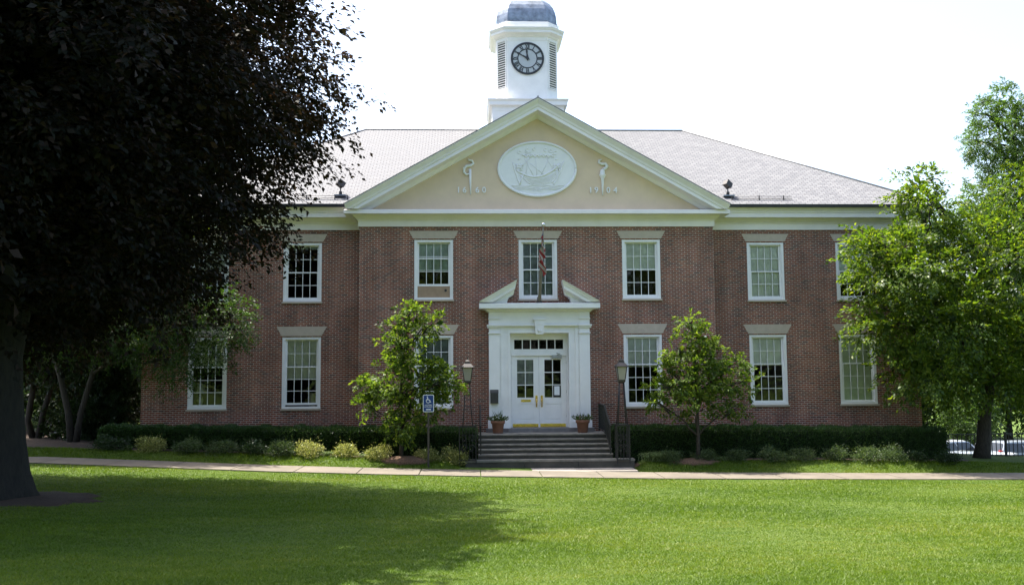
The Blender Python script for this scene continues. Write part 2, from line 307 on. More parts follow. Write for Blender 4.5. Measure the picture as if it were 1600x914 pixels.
# ------------------------------------------------------------------ terrain
GX = [-200, -60, -15, -12, -8, -5, -2, 3, 6.5, 10, 14, 22, 60, 200]; GZ = [1.6, 1.2, 0.82, 0.68, 0.49, 0.38, 0.29, 0.17, 0.12, 0.07, 0.03, -0.02, -0.05, -0.05]
def G(X, Y):
    X = np.asarray(X, float); Y = np.asarray(Y, float); g = np.interp(X, GX, GZ)
    t = np.clip((-6 - Y) / 27.6, 0, 1.15); z = g * np.maximum(1 - t, 0) + t * 1.52
    b = np.interp(X, [-14, -7, -3.1, -2.8, 2.8, 3.2, 9, 14, 20], [0.18, 0.22, 0.16, 0.0, 0.0, 0.22, 0.30, 0.24, 0.1])
    z = z + b * smooth(-4.2, -3.0, Y)
    dr = smooth(14.3, 16.5, X) * smooth(0.8, 10, Y) + (1 - smooth(14.3, 16.5, X)) * smooth(25, 60, Y) * smooth(-20, 10, X)
    return z * (1 - dr) - 2.9 * dr
def g1(x, y): return float(G(x, y))
def sheet(name, xs, ys, dz, m, keep=None, thick=0):
    xs = np.array(xs); ys = np.array(ys); XX, YY = np.meshgrid(xs, ys, indexing='ij'); ZZ = G(XX, YY) + dz
    mb = MB(); nx, ny = XX.shape; mb.v = list(zip(XX.ravel().tolist(), YY.ravel().tolist(), ZZ.ravel().tolist()))
    for i in range(nx - 1):
        for j in range(ny - 1): mb.f.append((i * ny + j, (i + 1) * ny + j, (i + 1) * ny + j + 1, i * ny + j + 1)); mb.uv.append(None); mb.sm.append(True)
    if thick:
        for j in range(ny - 1):
            for i, s in ((0, 1), (nx - 1, -1)):
                a, b = (i, j), (i, j + 1); q = [(XX[a], YY[a], ZZ[a]), (XX[b], YY[b], ZZ[b]), (XX[b], YY[b], ZZ[b] - thick), (XX[a], YY[a], ZZ[a] - thick)]; mb.face(q if s > 0 else q[::-1])
        for i in range(nx - 1):
            for j, s in ((0, -1), (ny - 1, 1)):
                a, b = (i, j), (i + 1, j); q = [(XX[a], YY[a], ZZ[a]), (XX[b], YY[b], ZZ[b]), (XX[b], YY[b], ZZ[b] - thick), (XX[a], YY[a], ZZ[a] - thick)]; mb.face(q if s > 0 else q[::-1])
    return mb.build(name, m)
xs = sorted(set([float(x) for x in GX] + list(np.arange(-30, 30.1, 0.5)) + [-2.8, 2.8, -3.1, 3.2, -500, -120, -90, -45, -38, 38, 45, 90, 120, 500, 14.3, 14.8, 15.4, 16.0, 16.5]))
ys = sorted(set(list(np.arange(-48, -7, 1.0)) + list(np.arange(-7, 12.1, 0.3)) + [-3.0, -4.2, -6.0, 14, 17, 20, 25, 30, 35, 40, 45, 50, 60, 90, 150, 300, 900, -70, -120, -200]))
tag(sheet('ground', xs, ys, 0.0, M['lawn']), kind='structure')
# concrete walk: one path of slabs with narrow joints
def walk():
    root = []
    mb = MB(); x = -40.0; y0, y1 = -6.0, -4.2
    edges = [-40.0]
    while edges[-1] < 34: edges.append(edges[-1] + 1.757)
    sh = -2.10 - min(edges, key=lambda e: abs(e + 2.10)); edges = [e + sh for e in edges]
    for a, b in zip(edges[:-1], edges[1:]):
        n = 3; pts = [a + 0.014 + (b - a - 0.028) * k / n for k in range(n + 1)]
        for p, q in zip(pts[:-1], pts[1:]):
            tz = random.uniform(-0.003, 0.003)
            P = [(p, y0), (q, y0), (q, y1), (p, y1)]; T = [(u, v, g1(u, v) + 0.03) for u, v in P]; B = [(u, v, g1(u, v) - 0.08) for u, v in P]
            mb.face(T)
            mb.face([B[0], B[1], T[1], T[0]]); mb.face([B[2], B[3], T[3], T[2]])
        for u in (pts[0], pts[-1]):
            q = [(u, y0, g1(u, y0) - 0.08), (u, y1, g1(u, y1) - 0.08), (u, y1, g1(u, y1) + 0.03), (u, y0, g1(u, y0) + 0.03)]; mb.face(q)
    return mb.build('walk', M['walk'])
tag(walk(), kind='structure')
fc = MB()
for a, b in ((-2.55, -0.9), (-0.89, 0.85), (0.86, 2.7)):
    fc.box(a, b, -4.19, -3.12, 0.0, 0.262 - 0.025 * (a + 2.5) / 5)
tag(fc.build('forecourt_paving', plain('forecourt_stone', (0.27, 0.24, 0.205), 0.85, var=0.2, scale=2)), kind='structure')
tag(sheet('flower_bed_left', [-14.6] + list(np.arange(-14.5, -2.9, 0.5)) + [-2.87], [-2.85, -2.4, -1.8, -1.2, -0.5, 0.0, 0.74], 0.012, M['bed']), kind='structure')
tag(sheet('flower_bed_right', [2.87] + list(np.arange(3.0, 14.2, 0.5)), [-2.85, -2.4, -1.8, -1.2, -0.5, 0.0, 0.74], 0.012, M['bed']), kind='structure')
tag(sheet('parking_lot', np.linspace(15, 75, 25), np.linspace(10.5, 44, 15), 0.02, M['asphalt']), kind='structure')
def mound(name, cx, cy, r, h, sy=1.0, m='mulch'):
    mb = MB(); n = 26; rings = []
    for k, (q, e) in enumerate(((1.0, -0.03), (0.8, 0.25), (0.55, 0.6), (0.3, 0.9), (0.06, 1.0))):
        rings.append([(cx + q * r * math.cos(2 * math.pi * i / n) * (1 + 0.12 * math.sin(i * 1.9 + cx)), cy + sy * q * r * math.sin(2 * math.pi * i / n) * (1 + 0.1 * math.sin(i * 2.7)), g1(cx, cy) + h * e if e > 0 else min(g1(cx + q * r * math.cos(2 * math.pi * i / n), cy + sy * q * r * math.sin(2 * math.pi * i / n)), g1(cx, cy)) - 0.03) for i in range(n)])
    mb.loft(rings, smooth=True); return tag(mb.build(name, M[m]), kind='structure')
mound('mulch_mound', -4.45, -3.1, 0.95, 0.14, 0.6); mound('mulch_mound', 4.68, -3.0, 0.95, 0.12, 0.5); mound('mulch_bed', -10.9, -15.4, 1.75, 0.05, 0.9, 'bed')

# ------------------------------------------------------------------ the town hall
BW, PW, P0 = 13.93, 6.26, 0.776
hall = empty('town_hall', (0, 0, 0), 'two storey red brick hall with white pediment, slate roof and clock tower', 'building')
WX = {'xi': 8.37, 'xo': 11.65, 'xp': 3.67}; HW = 0.68
U0, U1, L0, L1 = 5.822, 7.932, 2.053, 4.569
def wall_grid(mb, u0, u1, z0, z1, holes, put, ucoord=None):
    us = sorted(set([u0, u1] + [h[0] for h in holes] + [h[1] for h in holes])); zs = sorted(set([z0, z1] + [h[2] for h in holes] + [h[3] for h in holes]))
    for a, b in zip(us[:-1], us[1:]):
        for c, d in zip(zs[:-1], zs[1:]):
            if any(h[0] <= a + 1e-6 and h[1] >= b - 1e-6 and h[2] <= c + 1e-6 and h[3] >= d - 1e-6 for h in holes): continue
            mb.face([put(a, c), put(b, c), put(b, d), put(a, d)], [(a, c), (b, c), (b, d), (a, d)])
wb = MB(); BACK = 14.2; ZB = -0.6; ZT = 8.60
def holes_at(cs, ls=None): return [(c - HW, c + HW, U0, U1) for c in cs] + [(c - HW, c + HW, L0, L1) for c in (cs if ls is None else ls)]
wall_grid(wb, -BW, -PW, ZB, ZT, holes_at([-WX['xi'], -WX['xo']]), lambda u, z: (u, P0, z))
wall_grid(wb, PW, BW, ZB, ZT, holes_at([WX['xi'], WX['xo']]), lambda u, z: (u, P0, z))
wall_grid(wb, -PW, PW, ZB, ZT, holes_at([-WX['xp'], 0.0, WX['xp']], [-WX['xp'], WX['xp']]) + [(-1.02, 1.02, 1.2, 4.62)], lambda u, z: (u, 0.0, z))
wall_grid(wb, 0, P0, ZB, ZT, [], lambda u, z: (-PW, P0 - u, z)); wall_grid(wb, 0, P0, ZB, ZT, [], lambda u, z: (PW, u, z))
wall_grid(wb, 0, BACK - P0, ZB, ZT, [], lambda u, z: (-BW, BACK - u, z)); wall_grid(wb, 0, BACK - P0, ZB, ZT, [], lambda u, z: (BW, P0 + u, z))
wall_grid(wb, -BW, BW, ZB, ZT, [], lambda u, z: (-u, BACK, z))
for yy, cs, ls in ((P0, [-WX['xi'], -WX['xo'], WX['xi'], WX['xo']], None), (0.0, [-WX['xp'], 0, WX['xp']], [-WX['xp'], WX['xp']])):   # brick reveals
    for (a, b, c, d) in holes_at(cs, ls):
        e = yy + 0.22
        wb.face([(a, yy, c), (a, yy, d), (a, e, d), (a, e, c)], [(0, c), (0, d), (.22, d), (.22, c)]); wb.face([(b, yy, d), (b, yy, c), (b, e, c), (b, e, d)], [(0, d), (0, c), (.22, c), (.22, d)])
        wb.face([(a, yy, d), (b, yy, d), (b, e, d), (a, e, d)], [(a, 0), (b, 0), (b, .22), (a, .22)]); wb.face([(b, yy, c), (a, yy, c), (a, e, c), (b, e, c)], [(b, 0), (a, 0), (a, .22), (b, .22)])
wb.build('brick_wall', M['brick'], hall)

def window(cx, yw, z0, z1, upper, shade, raised=0.0, slot=0.0, label=None, reflect_panel=False):
    """double hung window; shade = metres of roller shade drawn from the top"""
    fr = MB(); x0, x1 = cx - HW, cx + HW; c = 0.085; f = yw + 0.015
    fr.box(x0 + .001, x0 + c, f, f + 0.14, z0 + 0.07, z1 - .001); fr.box(x1 - c, x1 - .001, f, f + 0.14, z0 + 0.07, z1 - .001)
    fr.box(x0 + c + .001, x1 - c - .001, f + .002, f + 0.14, z1 - 0.085, z1 - .002)
    fr.box(x0 + .002, x1 - .002, f - 0.02, f + 0.16, z0 + .001, z0 + 0.07)
    # inner stop
    fr.box(x0 + c, x0 + c + .028, f + 0.045, f + .138, z0 + .07, z1 - .086); fr.box(x1 - c - .028, x1 - c, f + 0.045, f + .138, z0 + .07, z1 - .086)
    w = fr.build('window', M['white'], hall, label)
    si = MB(); si.box(x0 - 0.035, x1 + 0.035, yw - 0.06, yw + 0.03, z0 - 0.06, z0 - 0.001); si.build('sill', M['lime'], w)
    li = MB(); zt = z1 + 0.035; top = 8.239 if upper else 4.936; bh, th = (0.72, 0.865) if upper else (0.705, 0.885)
    li.ngon_prism([(cx - bh, zt), (cx + bh, zt), (cx + th, top), (cx - th, top)], yw - 0.012, yw + 0.1); li.build('lintel', M['lime'], w)
    hd = MB(); hd.box(x0 + .002, x1 - .002, yw + .004, yw + .1, z1 + .001, zt - .001); hd.build('head_strip', M['white'], w)
    gi0, gi1 = x0 + c + .028, x1 - c - .028; gz0, gz1 = z0 + 0.075, z1 - 0.09; rows_up, rows_lo = 2, (2 if upper else 3)
    H = gz1 - gz0; meet = gz0 + H * (0.5 if upper else 0.59)
    def sash(a0, a1, rows, y):
        s = MB(); st = 0.055; mu = 0.02
        s.box(gi0, gi0 + st, y, y + .04, a0, a1); s.box(gi1 - st, gi1, y, y + .04, a0, a1)
        br = 0.075 if rows == rows_lo and a0 < meet - 0.4 and y < yw + .1 else 0.04
        s.box(gi0 + st, gi1 - st, y + .001, y + .039, a0, a0 + br); s.box(gi0 + st, gi1 - st, y + .001, y + .039, a1 - .04, a1)
        ga, gb = gi0 + st, gi1 - st; za, zb = a0 + br, a1 - .04
        for k in range(1, 4): xx = ga + (gb - ga) * k / 4; s.box(xx - mu / 2, xx + mu / 2, y + .006, y + .034, za, zb)
        for k in range(1, rows):
            zz = za + (zb - za) * k / rows
            for q in range(4):
                xa = ga + (gb - ga) * q / 4 + (mu / 2 if q else 0); xb = ga + (gb - ga) * (q + 1) / 4 - (mu / 2 if q < 3 else 0); s.box(xa, xb, y + .007, y + .033, zz - mu / 2, zz + mu / 2)
        so = s.build('sash', M['white'], w)
        p = MB(); p.face([(ga, y + .02, za), (gb, y + .02, za), (gb, y + .02, zb), (ga, y + .02, zb)]); p.build('pane', M['glass'], w)
    sash(meet - 0.02, gz1, rows_up, yw + 0.115); sash(gz0 + raised + slot, meet + 0.02 + raised, rows_lo, yw + 0.07)
    if raised:
        b = MB(); b.box(gi0, gi1, yw + .075, yw + .1, gz0, gz0 + raised - .002); b.build('infill_board', M['board'], w)
        h = MB(); h.lathe([(0.045, 0), (0.045, 0.012)], (0, 0, 0), 16); h.v = [(gi1 - .15 + a, yw + .074 - q, gz0 + raised * .62 + b_) for a, b_, q in h.v]; h.build('vent_hole', M['dark'], w)
    if shade > 0:
        s = MB(); s.box(gi0 + .01, gi1 - .01, yw + .19, yw + .2, gz1 - shade, gz1); s.build('shade', M[('shade', 'shade_b', 'shade_c')[int(abs(cx * 7 + z0 * 3)) % 3]], w)
    if reflect_panel:
        s = MB(); s.box(gi0 + .01, gi1 - .01, yw + .205, yw + .21, gz0, gz1); s.build('painted_reflection', M['reflect_panel'], w)
    return w
M['reflect_panel'] = plain('reflection_grey', (0.24, 0.26, 0.26), 0.9, var=.35, scale=4)  # grey of panels behind the glass, painted in place of pane reflections
HU, HL = U1 - U0 - .165, L1 - L0 - .165
window(-WX['xo'], P0, U0, U1, True, 0.9); window(-WX['xi'], P0, U0, U1, True, 0.13)
window(WX['xi'], P0, U0, U1, True, HU); window(WX['xo'], P0, U0, U1, True, 1.35)
window(-WX['xo'], P0, L0, L1, False, 0.95); window(-WX['xi'], P0, L0, L1, False, 1.42, slot=0.05)
window(WX['xi'], P0, L0, L1, False, 1.02); window(WX['xo'], P0, L0, L1, False, HL)
window(-WX['xp'], 0, U0, U1, True, 1.02, raised=0.40, label='window with its lower sash raised over a tan board'); window(0, 0, U0, U1, True, 0, reflect_panel=True); window(WX['xp'], 0, U0, U1, True, 0.98)
window(-WX['xp'], 0, L0, L1, False, 0, reflect_panel=True); window(WX['xp'], 0, L0, L1, False, 1.05)
tl = empty('table_lamp', (-12.0, P0 + .45, L0 + .02), 'white lamp with a tapered shade standing inside the far left lower window', 'lamp')
q_ = MB(); q_.lathe([(.09, 0), (.05, .06), (.12, .25), (.05, .42), (.02, .5)], (-12.0, P0 + .45, L0 + .05), 14); q_.build('base', M['white'], tl); q_ = MB(); q_.lathe([(.20, .5), (.13, .85)], (-12.0, P0 + .45, L0 + .05), 16); q_.build('lamp_shade', M['paper'], tl)
vs = empty('vase', (-8.05, P0 + .45, L0), 'pale round vase standing inside the lower window left of the small tree', 'vase'); q_ = MB(); q_.lathe([(.08, 0), (.17, .12), (.19, .26), (.10, .42), (.12, .48)], (-8.05, P0 + .45, L0 + .05), 16); q_.build('body', M['lime'], vs)
# interior floor and back partition so that rooms read as rooms
it = MB(); it.box(-BW + .3, BW - .3, P0 + .3, BACK - .3, 4.95, 5.25); it.box(-BW + .3, BW - .3, P0 + 5, P0 + 5.15, 0.5, 4.94); it.box(-BW + .3, BW - .3, P0 + 5, P0 + 5.15, 5.26, 8.5); it.box(-BW + .3, BW - .3, P0 + .3, BACK - .3, 0.3, 0.49)
it.build('floor_slab', plain('interior', (0.05, 0.045, 0.04), 0.9), hall)
# --- cornices
def closed_profile(front, depth): return front + [(-depth, front[-1][1]), (-depth, front[0][1])]
wp = closed_profile([(0.05, 8.39), (0.05, 8.60), (0.075, 8.615), (0.075, 8.64), (0.16, 8.70), (0.24, 8.775), (0.45, 8.79), (0.45, 8.93), (0.475, 8.945), (0.49, 9.0), (0.55, 9.07), (0.60, 9.105), (0.60, 9.125)], 0.15)
for path in ([(-BW, BACK), (-BW, P0), (-PW - .003, P0)], [(PW + .003, P0), (BW, P0), (BW, BACK)]):
    c1 = MB(); c1.sweep(wp, path); c1.build('cornice', M['cream'], hall)
gp = [(0.601, 9.115), (0.69, 9.115), (0.70, 9.225), (0.55, 9.235), (0.55, 9.13), (0.601, 9.13)]
for path in ([(-BW, BACK), (-BW, P0), (-PW - .55, P0)], [(PW + .55, P0), (BW, P0), (BW, BACK)]):
    c2 = MB(); c2.sweep(gp, path); c2.build('gutter', M['gutter'], hall)
pp = closed_profile([(0.05, 8.393), (0.05, 8.597), (0.078, 8.612), (0.078, 8.637), (0.16, 8.695), (0.25, 8.77), (0.50, 8.784), (0.50, 8.905), (0.47, 8.925), (0.06, 9.0)], 0.15)
c3 = MB(); c3.sweep(pp, [(-PW, P0 + .1), (-PW, 0), (PW, 0), (PW, P0 + .1)]); pcorn = c3.build('pediment_cornice', M['cream'], hall)
# tympanum
SL = 3.84 / 6.85; APX = 12.83
def top(x): return APX - abs(x) * SL
ty = MB(); zb = 8.95; hw = (APX - .42 - zb) / SL
ty.ngon_prism([(-hw, zb), (hw, zb), (0, APX - .42)], -0.02, 0.06); tym = ty.build('tympanum', M['stucco'], hall)
def rake(mb, prof, xin, zend, xsign):
    # prof (out, dz): lines parallel to the slope; they end on the horizontal level zend, and at x = xin
    A = []; B = []
    for o, dz in prof:
        xe = min((APX - dz - zend) / SL, 6.70); A.append((xsign * xe, -o, top(xe) - dz)); B.append((xsign * xin, -o, top(xin) - dz))
    if xsign > 0: mb.loft([A, B])
    else: mb.loft([B, A])
rp = [(0.0, 0.56), (0.10, 0.545), (0.16, 0.47), (0.22, 0.42), (0.60, 0.385), (0.60, 0.27), (0.625, 0.25), (0.65, 0.17), (0.73, 0.06), (0.76, 0.03), (0.76, 0.0), (0.0, 0.0)]
rk = MB(); rake(rk, rp, 0.0, 8.93, -1); rake(rk, rp, 0.0, 8.93, 1); rk.build('raking_cornice', M['cream'], hall)
# --- roofs (uv in metres along / up the slope)
EY, EZ, RY, RZ, RH = P0 - 0.66, 9.232, 7.0, 13.69, 6.82; BY = 2 * RY - EY; EX = BW + 0.66
sl = math.hypot(RY - EY, RZ - EZ)
rf = MB()
rf.face([(-EX, EY, EZ), (EX, EY, EZ), (RH, RY, RZ), (-RH, RY, RZ)], [(-EX, 0), (EX, 0), (RH, sl), (-RH, sl)])
rf.face([(EX, BY, EZ), (-EX, BY, EZ), (-RH, RY, RZ), (RH, RY, RZ)], [(EX, 0), (-EX, 0), (-RH, sl), (RH, sl)])
s2 = math.hypot(EX - RH, RZ - EZ)
rf.face([(EX, EY, EZ), (EX, BY, EZ), (RH, RY, RZ)], [(EY, 0), (BY, 0), (RY, s2)]); rf.face([(-EX, BY, EZ), (-EX, EY, EZ), (-RH, RY, RZ)], [(BY, 0), (EY, 0), (RY, s2)])
rf.face([(-EX, EY, EZ - .02), (-EX, BY, EZ - .02), (EX, BY, EZ - .02), (EX, EY, EZ - .02)])
roof = rf.build('roof', M['slate'], hall)
gr = MB(); mz = (RZ - EZ) / (RY - EY); ap = APX + 0.03; yb = EY + (ap - EZ) / mz; ex = 6.72; ez = ap - ex * SL
for s in (-1, 1):
    q = [(s * ex, -0.775, ez), (0, -0.775, ap), (0, yb + .1, ap), (s * ex, 0.9, ez)]; lu = math.hypot(ex, ap - ez)
    uv = [(-.775, 0), (-.775, lu), (yb, lu), (.9, 0)]
    q2 = [(a, b, c - .03) for a, b, c in q]
    if s > 0: q = q[::-1]; uv = uv[::-1]
    else: q2 = q2[::-1]
    gr.face(q, uv); gr.face(q2)
    gr.face([(s * ex, -0.775, ez - .03), (0, -0.775, ap - .03), (0, -0.775, ap), (s * ex, -0.775, ez)])
gr.build('pediment_roof', M['slate'], hall)
rc = MB()
rc.tube([(-RH, RY, RZ + .02), (RH, RY, RZ + .02)], 0.035, 6)
for s in (-1, 1):
    for yy in (EY, BY): rc.tube([(s * RH, RY, RZ + .02), (s * EX, yy, EZ + .02)], 0.032, 6)
rc.tube([(0, -0.78, ap + .01), (0, yb, ap + .01)], 0.035, 6)
rc.build('ridge_cap', M['grey'], roof)
for s, xs_ in ((1, (7.1, 8.1, 9.0)), (-1, (6.75, 7.2, 8.2))):
    sn = MB(); y = EY + .32; z = EZ + .32 * mz
    a, b = s * xs_[0], s * xs_[-1]
    for dz in (0.05, 0.13): sn.tube([(a, y, z + dz), (b + s * .3, y, z + dz)], 0.011, 6)
    for x in xs_: sn.box(s * x - .015, s * x + .015, y - .02, y + .02, z - .02, z + .16)
    sn.build('snow_guard', M['bronze'], roof)
# --- pediment ornaments
def oval(c, a, b, n=64): return [(c[0] + a * math.cos(2 * math.pi * k / n), c[1] + b * math.sin(2 * math.pi * k / n)) for k in range(n)]
mc = (0.0, 10.45); md = MB(); md.ngon_prism(oval(mc, 1.36, 0.95), -0.055, -0.019)
mdo = md.build('medallion', M['relief'], hall)
rim = MB(); o1 = oval(mc, 1.375, 0.965); rim.tube([(x, -0.06, z) for x, z in o1] + [(o1[0][0], -0.06, o1[0][1])], 0.045, 8); rim.build('rim', M['relief'], mdo)
rl = MB(); T = lambda pts, r=0.014: rl.tube([(mc[0] + x, -0.062, mc[1] + z) for x, z in pts], r * 1.5, 6)
arc = lambda x0, x1, z0, zm, z1, n=14: [(x0 + (x1 - x0) * t, (1 - t) ** 2 * z0 + 2 * t * (1 - t) * zm + t * t * z1) for t in [k / n for k in range(n + 1)]]
T(arc(-0.72, 0.80, -0.05, -0.62, 0.18), 0.022); 
for k in range(6): T(arc(-0.66 + .06 * k, 0.72 - .05 * k, -0.20 - .055 * k, -0.58 - .03 * k, -0.08 - .07 * k), 0.010)
T(arc(-0.86, -0.62, 0.22, -0.30, -0.56), 0.018); T(arc(0.95, 0.58, 0.28, -0.30, -0.56), 0.018); T(arc(0.84, 0.52, 0.22, -0.26, -0.5), 0.014)
T([(-0.50, -0.20), (-0.62, -0.56)], 0.018)
for k in range(4): T([(-1.05 + (0.12 + .04 * k) + (1.9 - .1 * k) * t - 0.0, -0.60 - .045 * k + 0.012 * math.sin(22 * t + k)) for t in [q / 24 for q in range(25)]], 0.009)
T([(-0.52 + 1.12 * t, 0.47 + 0.035 * math.sin(44 * t)) for t in [q / 48 for q in range(49)]], 0.02); T([(-0.55, 0.51), (0.62, 0.51)], 0.012)
for a, b in (((-0.05, 0.46), (0.0, -0.33)), ((-0.3, 0.46), (-0.42, -0.24)), ((0.3, 0.46), (0.6, -0.05)), ((-0.2, 0.46), (-0.62, 0.0)), ((-0.25, 0.2), (0.3, -0.25)), ((0.45, 0.46), (0.1, -0.3)), ((-0.45, 0.4), (-0.1, -0.3))): T([a, b], 0.007)
for cx_, zz in ((-0.64, 0.05), (0.70, 0.05)):
    for k in range(3): T([(cx_ - .13, zz - .09 + .09 * k), (cx_ + .13, zz - .09 + .09 * k)], 0.012)
    for k in (-.08, .06): T([(cx_ + k, zz - .12), (cx_ + k, zz + .14)], 0.014)
    T([(cx_ - .05, zz + .28), (cx_ + .04, zz + .31)], 0.012)
for k, x in enumerate((-0.62, -0.35, -0.1, 0.3, 0.48, 0.64)):   # worn scroll lettering along the top edge
    z = 0.72 - 0.32 * abs(x) ** 2; T([(x + .06 * math.cos(a), z + .055 * math.sin(a)) for a in [0.6 + q * (0.5 + .03 * k) for q in range(9)]], 0.011)
T(arc(-0.45, -0.22, 0.63, 0.52, 0.63), 0.012)
rl.build('ship_relief', M['relief'], mdo)
def text_mesh(name, body, x, y, z, size, m, parent, depth=0.02, align='CENTER', sx=1.0):
    cu = bpy.data.curves.new(name, 'FONT'); cu.body = body; cu.size = size; cu.extrude = depth / 2; cu.offset = size * .012 if depth > .01 else size * .004; cu.align_x = align; cu.resolution_u = 4
    ob = bpy.data.objects.new(name, cu); COL.objects.link(ob); dg = bpy.context.evaluated_depsgraph_get()
    me = bpy.data.meshes.new_from_object(ob.evaluated_get(dg)); bpy.data.objects.remove(ob); o_ = off(parent)
    for v in me.vertices: a, b, c = v.co; v.co = (x + a * sx - o_.x, y - c - o_.y, z + b - o_.z)
    me.materials.clear(); me.materials.append(m); o = bpy.data.objects.new(name, me); COL.objects.link(o)
    if parent: o.parent = parent; OFF[o.name] = o_
    return o
text_mesh('date_relief', '1942', mc[0], -0.06, mc[1] - .80, 0.17, M['relief'], mdo, 0.03)
for body, x in (('1', -2.79), ('6', -2.58), ('6', -2.13), ('0', -1.89), ('1', 1.90), ('9', 2.10), ('0', 2.53), ('4', 2.78)):
    text_mesh('numeral', body, x, -0.045, 9.60, 0.29, M['relief'], hall, 0.045)
st = MB(); st.tube([(-2.385, -0.06, 10.44), (-2.375, -0.06, 10.0), (-2.36, -0.06, 9.52)], [0.05, 0.04, 0.02], 8)
sg = [(-2.40, 10.28), (-2.52, 10.24), (-2.60, 10.34), (-2.59, 10.47), (-2.50, 10.55), (-2.36, 10.57), (-2.27, 10.64), (-2.30, 10.73), (-2.42, 10.76), (-2.46, 10.80)]
st.tube([(x, -0.065, z) for x, z in sg], [0.02, 0.035, 0.045, 0.05, 0.05, 0.045, 0.045, 0.04, 0.035, 0.02], 8); st.build('serpent_staff', M['relief'], hall)
tr = MB(); tr.lathe([(0.02, 0.0), (0.035, 0.3), (0.055, 0.6), (0.09, 0.66), (0.12, 0.72), (0.12, 0.75), (0.085, 0.78), (0.10, 0.85), (0.06, 0.93)], (2.325, -0.06, 9.50), 14)
fg = [(2.34, 10.42), (2.44, 10.48), (2.50, 10.55), (2.44, 10.64), (2.30, 10.63), (2.20, 10.69), (2.22, 10.76), (2.31, 10.80)]
tr.tube([(x, -0.065, z) for x, z in fg], [0.05, 0.06, 0.06, 0.055, 0.05, 0.045, 0.04, 0.015], 8); tr.build('torch', M['relief'], hall)
# --- entrance surround
ent = MB(); q = -0.40
for s in (-1, 1):
    X = lambda a, b: (min(s * a, s * b), max(s * a, s * b))
    ent.box(*X(1.385, 1.75), q, -.001, 1.60, 4.60)                 # pilaster shaft
    ent.box(*X(1.36, 1.79), q - .035, -.002, 1.36, 1.60); ent.box(*X(1.375, 1.77), q - .018, -.003, 1.601, 1.65)
    ent.box(*X(1.37, 1.775), q - .045, -.002, 4.601, 4.635); ent.box(*X(1.388, 1.747), q + .002, -.003, 4.636, 4.795)
    ent.box(*X(1.36, 1.80), q - .04, -.002, 4.796, 4.86); ent.box(*X(1.345, 1.82), q - .09, -.003, 4.861, 4.91)
    ent.box(*X(1.385, 1.752), q - .01, -.002, 4.911, 5.10); ent.box(*X(1.375, 1.765), q - .05, -.003, 5.101, 5.145); ent.box(*X(1.385, 1.752), q - .01, -.002, 5.146, 5.35)
    ent.box(*X(1.245, 1.35), q + .03, -.004, 1.36, 4.88)           # backband
    ent.box(*X(1.345, 1.39), q + .05, -.006, 1.36, 4.87)
    ent.box(*X(1.09, 1.245), q + .07, -.005, 1.36, 4.62); ent.box(*X(1.02, 1.09), q + .045, 0.1, 1.36, 4.62)
    ent.box(*X(1.075, 1.36), q + .015, -.006, 1.361, 1.58)
ent.box(-1.384, 1.384, q + .012, -.004, 4.912, 5.35)
ent.box(-1.34, 1.34, q - .06, -.005, 4.862, 4.905); ent.box(-1.243, 1.243, q + .068, -.005, 4.6215, 4.861); ent.box(-1.088, 1.088, q + .043, 0.1, 4.622, 4.70)
ent.sweep(closed_profile([(0.0, 5.352), (0.05, 5.36), (0.10, 5.42), (0.20, 5.452), (0.33, 5.46), (0.33, 5.615), (0.31, 5.63), (0.0, 5.665)], 0.30), [(-1.755, -.003), (-1.755, q), (1.755, q), (1.755, -.003)])
door_s = ent.build('door_surround', M['white'], hall)
es = 0.575; 
for s in (-1, 1):        # broken pediment pieces
    bp_ = MB(); prof = [(0.42, 0.42), (0.44, 0.30), (0.70, 0.26), (0.70, 0.155), (0.72, 0.14), (0.74, 0.08), (0.80, 0.0), (0.0, 0.0), (0.0, 0.42)]
    A = []; B = []
    for o, dz in prof:
        xo_ = 2.08 - dz / es * 0.97; A.append((s * xo_, -o, 5.668 + (0.02 if dz == 0 else 0.0))); xi_ = 0.78 + dz * 0.22 + (0.80 - o) * 0.05; B.append((s * xi_, -o, 5.69 + (2.08 - xi_) * es - dz))
    bp_.loft([A, B] if s > 0 else [B, A])
    cur = [(1.95, 5.669), (1.12, 5.669), (1.08, 5.78), (1.0, 5.9), (0.92, 6.0), (0.90, 6.0)]
    pl = [(s * 1.95, 5.669), (s * 1.12, 5.669), (s * 1.08, 5.80), (s * 1.0, 5.93), (s * 0.93, 6.0)]
    bp_.ngon_prism(pl if s < 0 else pl[::-1], -0.425, -0.004)
    bp_.build('broken_pediment', M['white'], door_s)
ks = MB(); ks.ngon_prism([(-0.135, 4.575), (0.135, 4.575), (0.175, 5.06), (-0.175, 5.06)], q - .085, q + .06); ks.ngon_prism([(-0.21, 5.061), (0.21, 5.061), (0.215, 5.11), (-0.215, 5.11)], q - .11, q + .06)
ks.box(-.09, -.02, q - .1, q - .084, 4.90, 4.925); ks.box(.02, .09, q - .1, q - .084, 4.90, 4.925); ks.tube([(-.07, q - .09, 4.72), (0, q - .1, 4.67), (.07, q - .09, 4.72)], .02, 6); ks.tube([(-.05, q - .09, 4.64), (0, q - .1, 4.68), (.05, q - .09, 4.64)], .015, 6)
ks.build('keystone', M['white'], door_s)
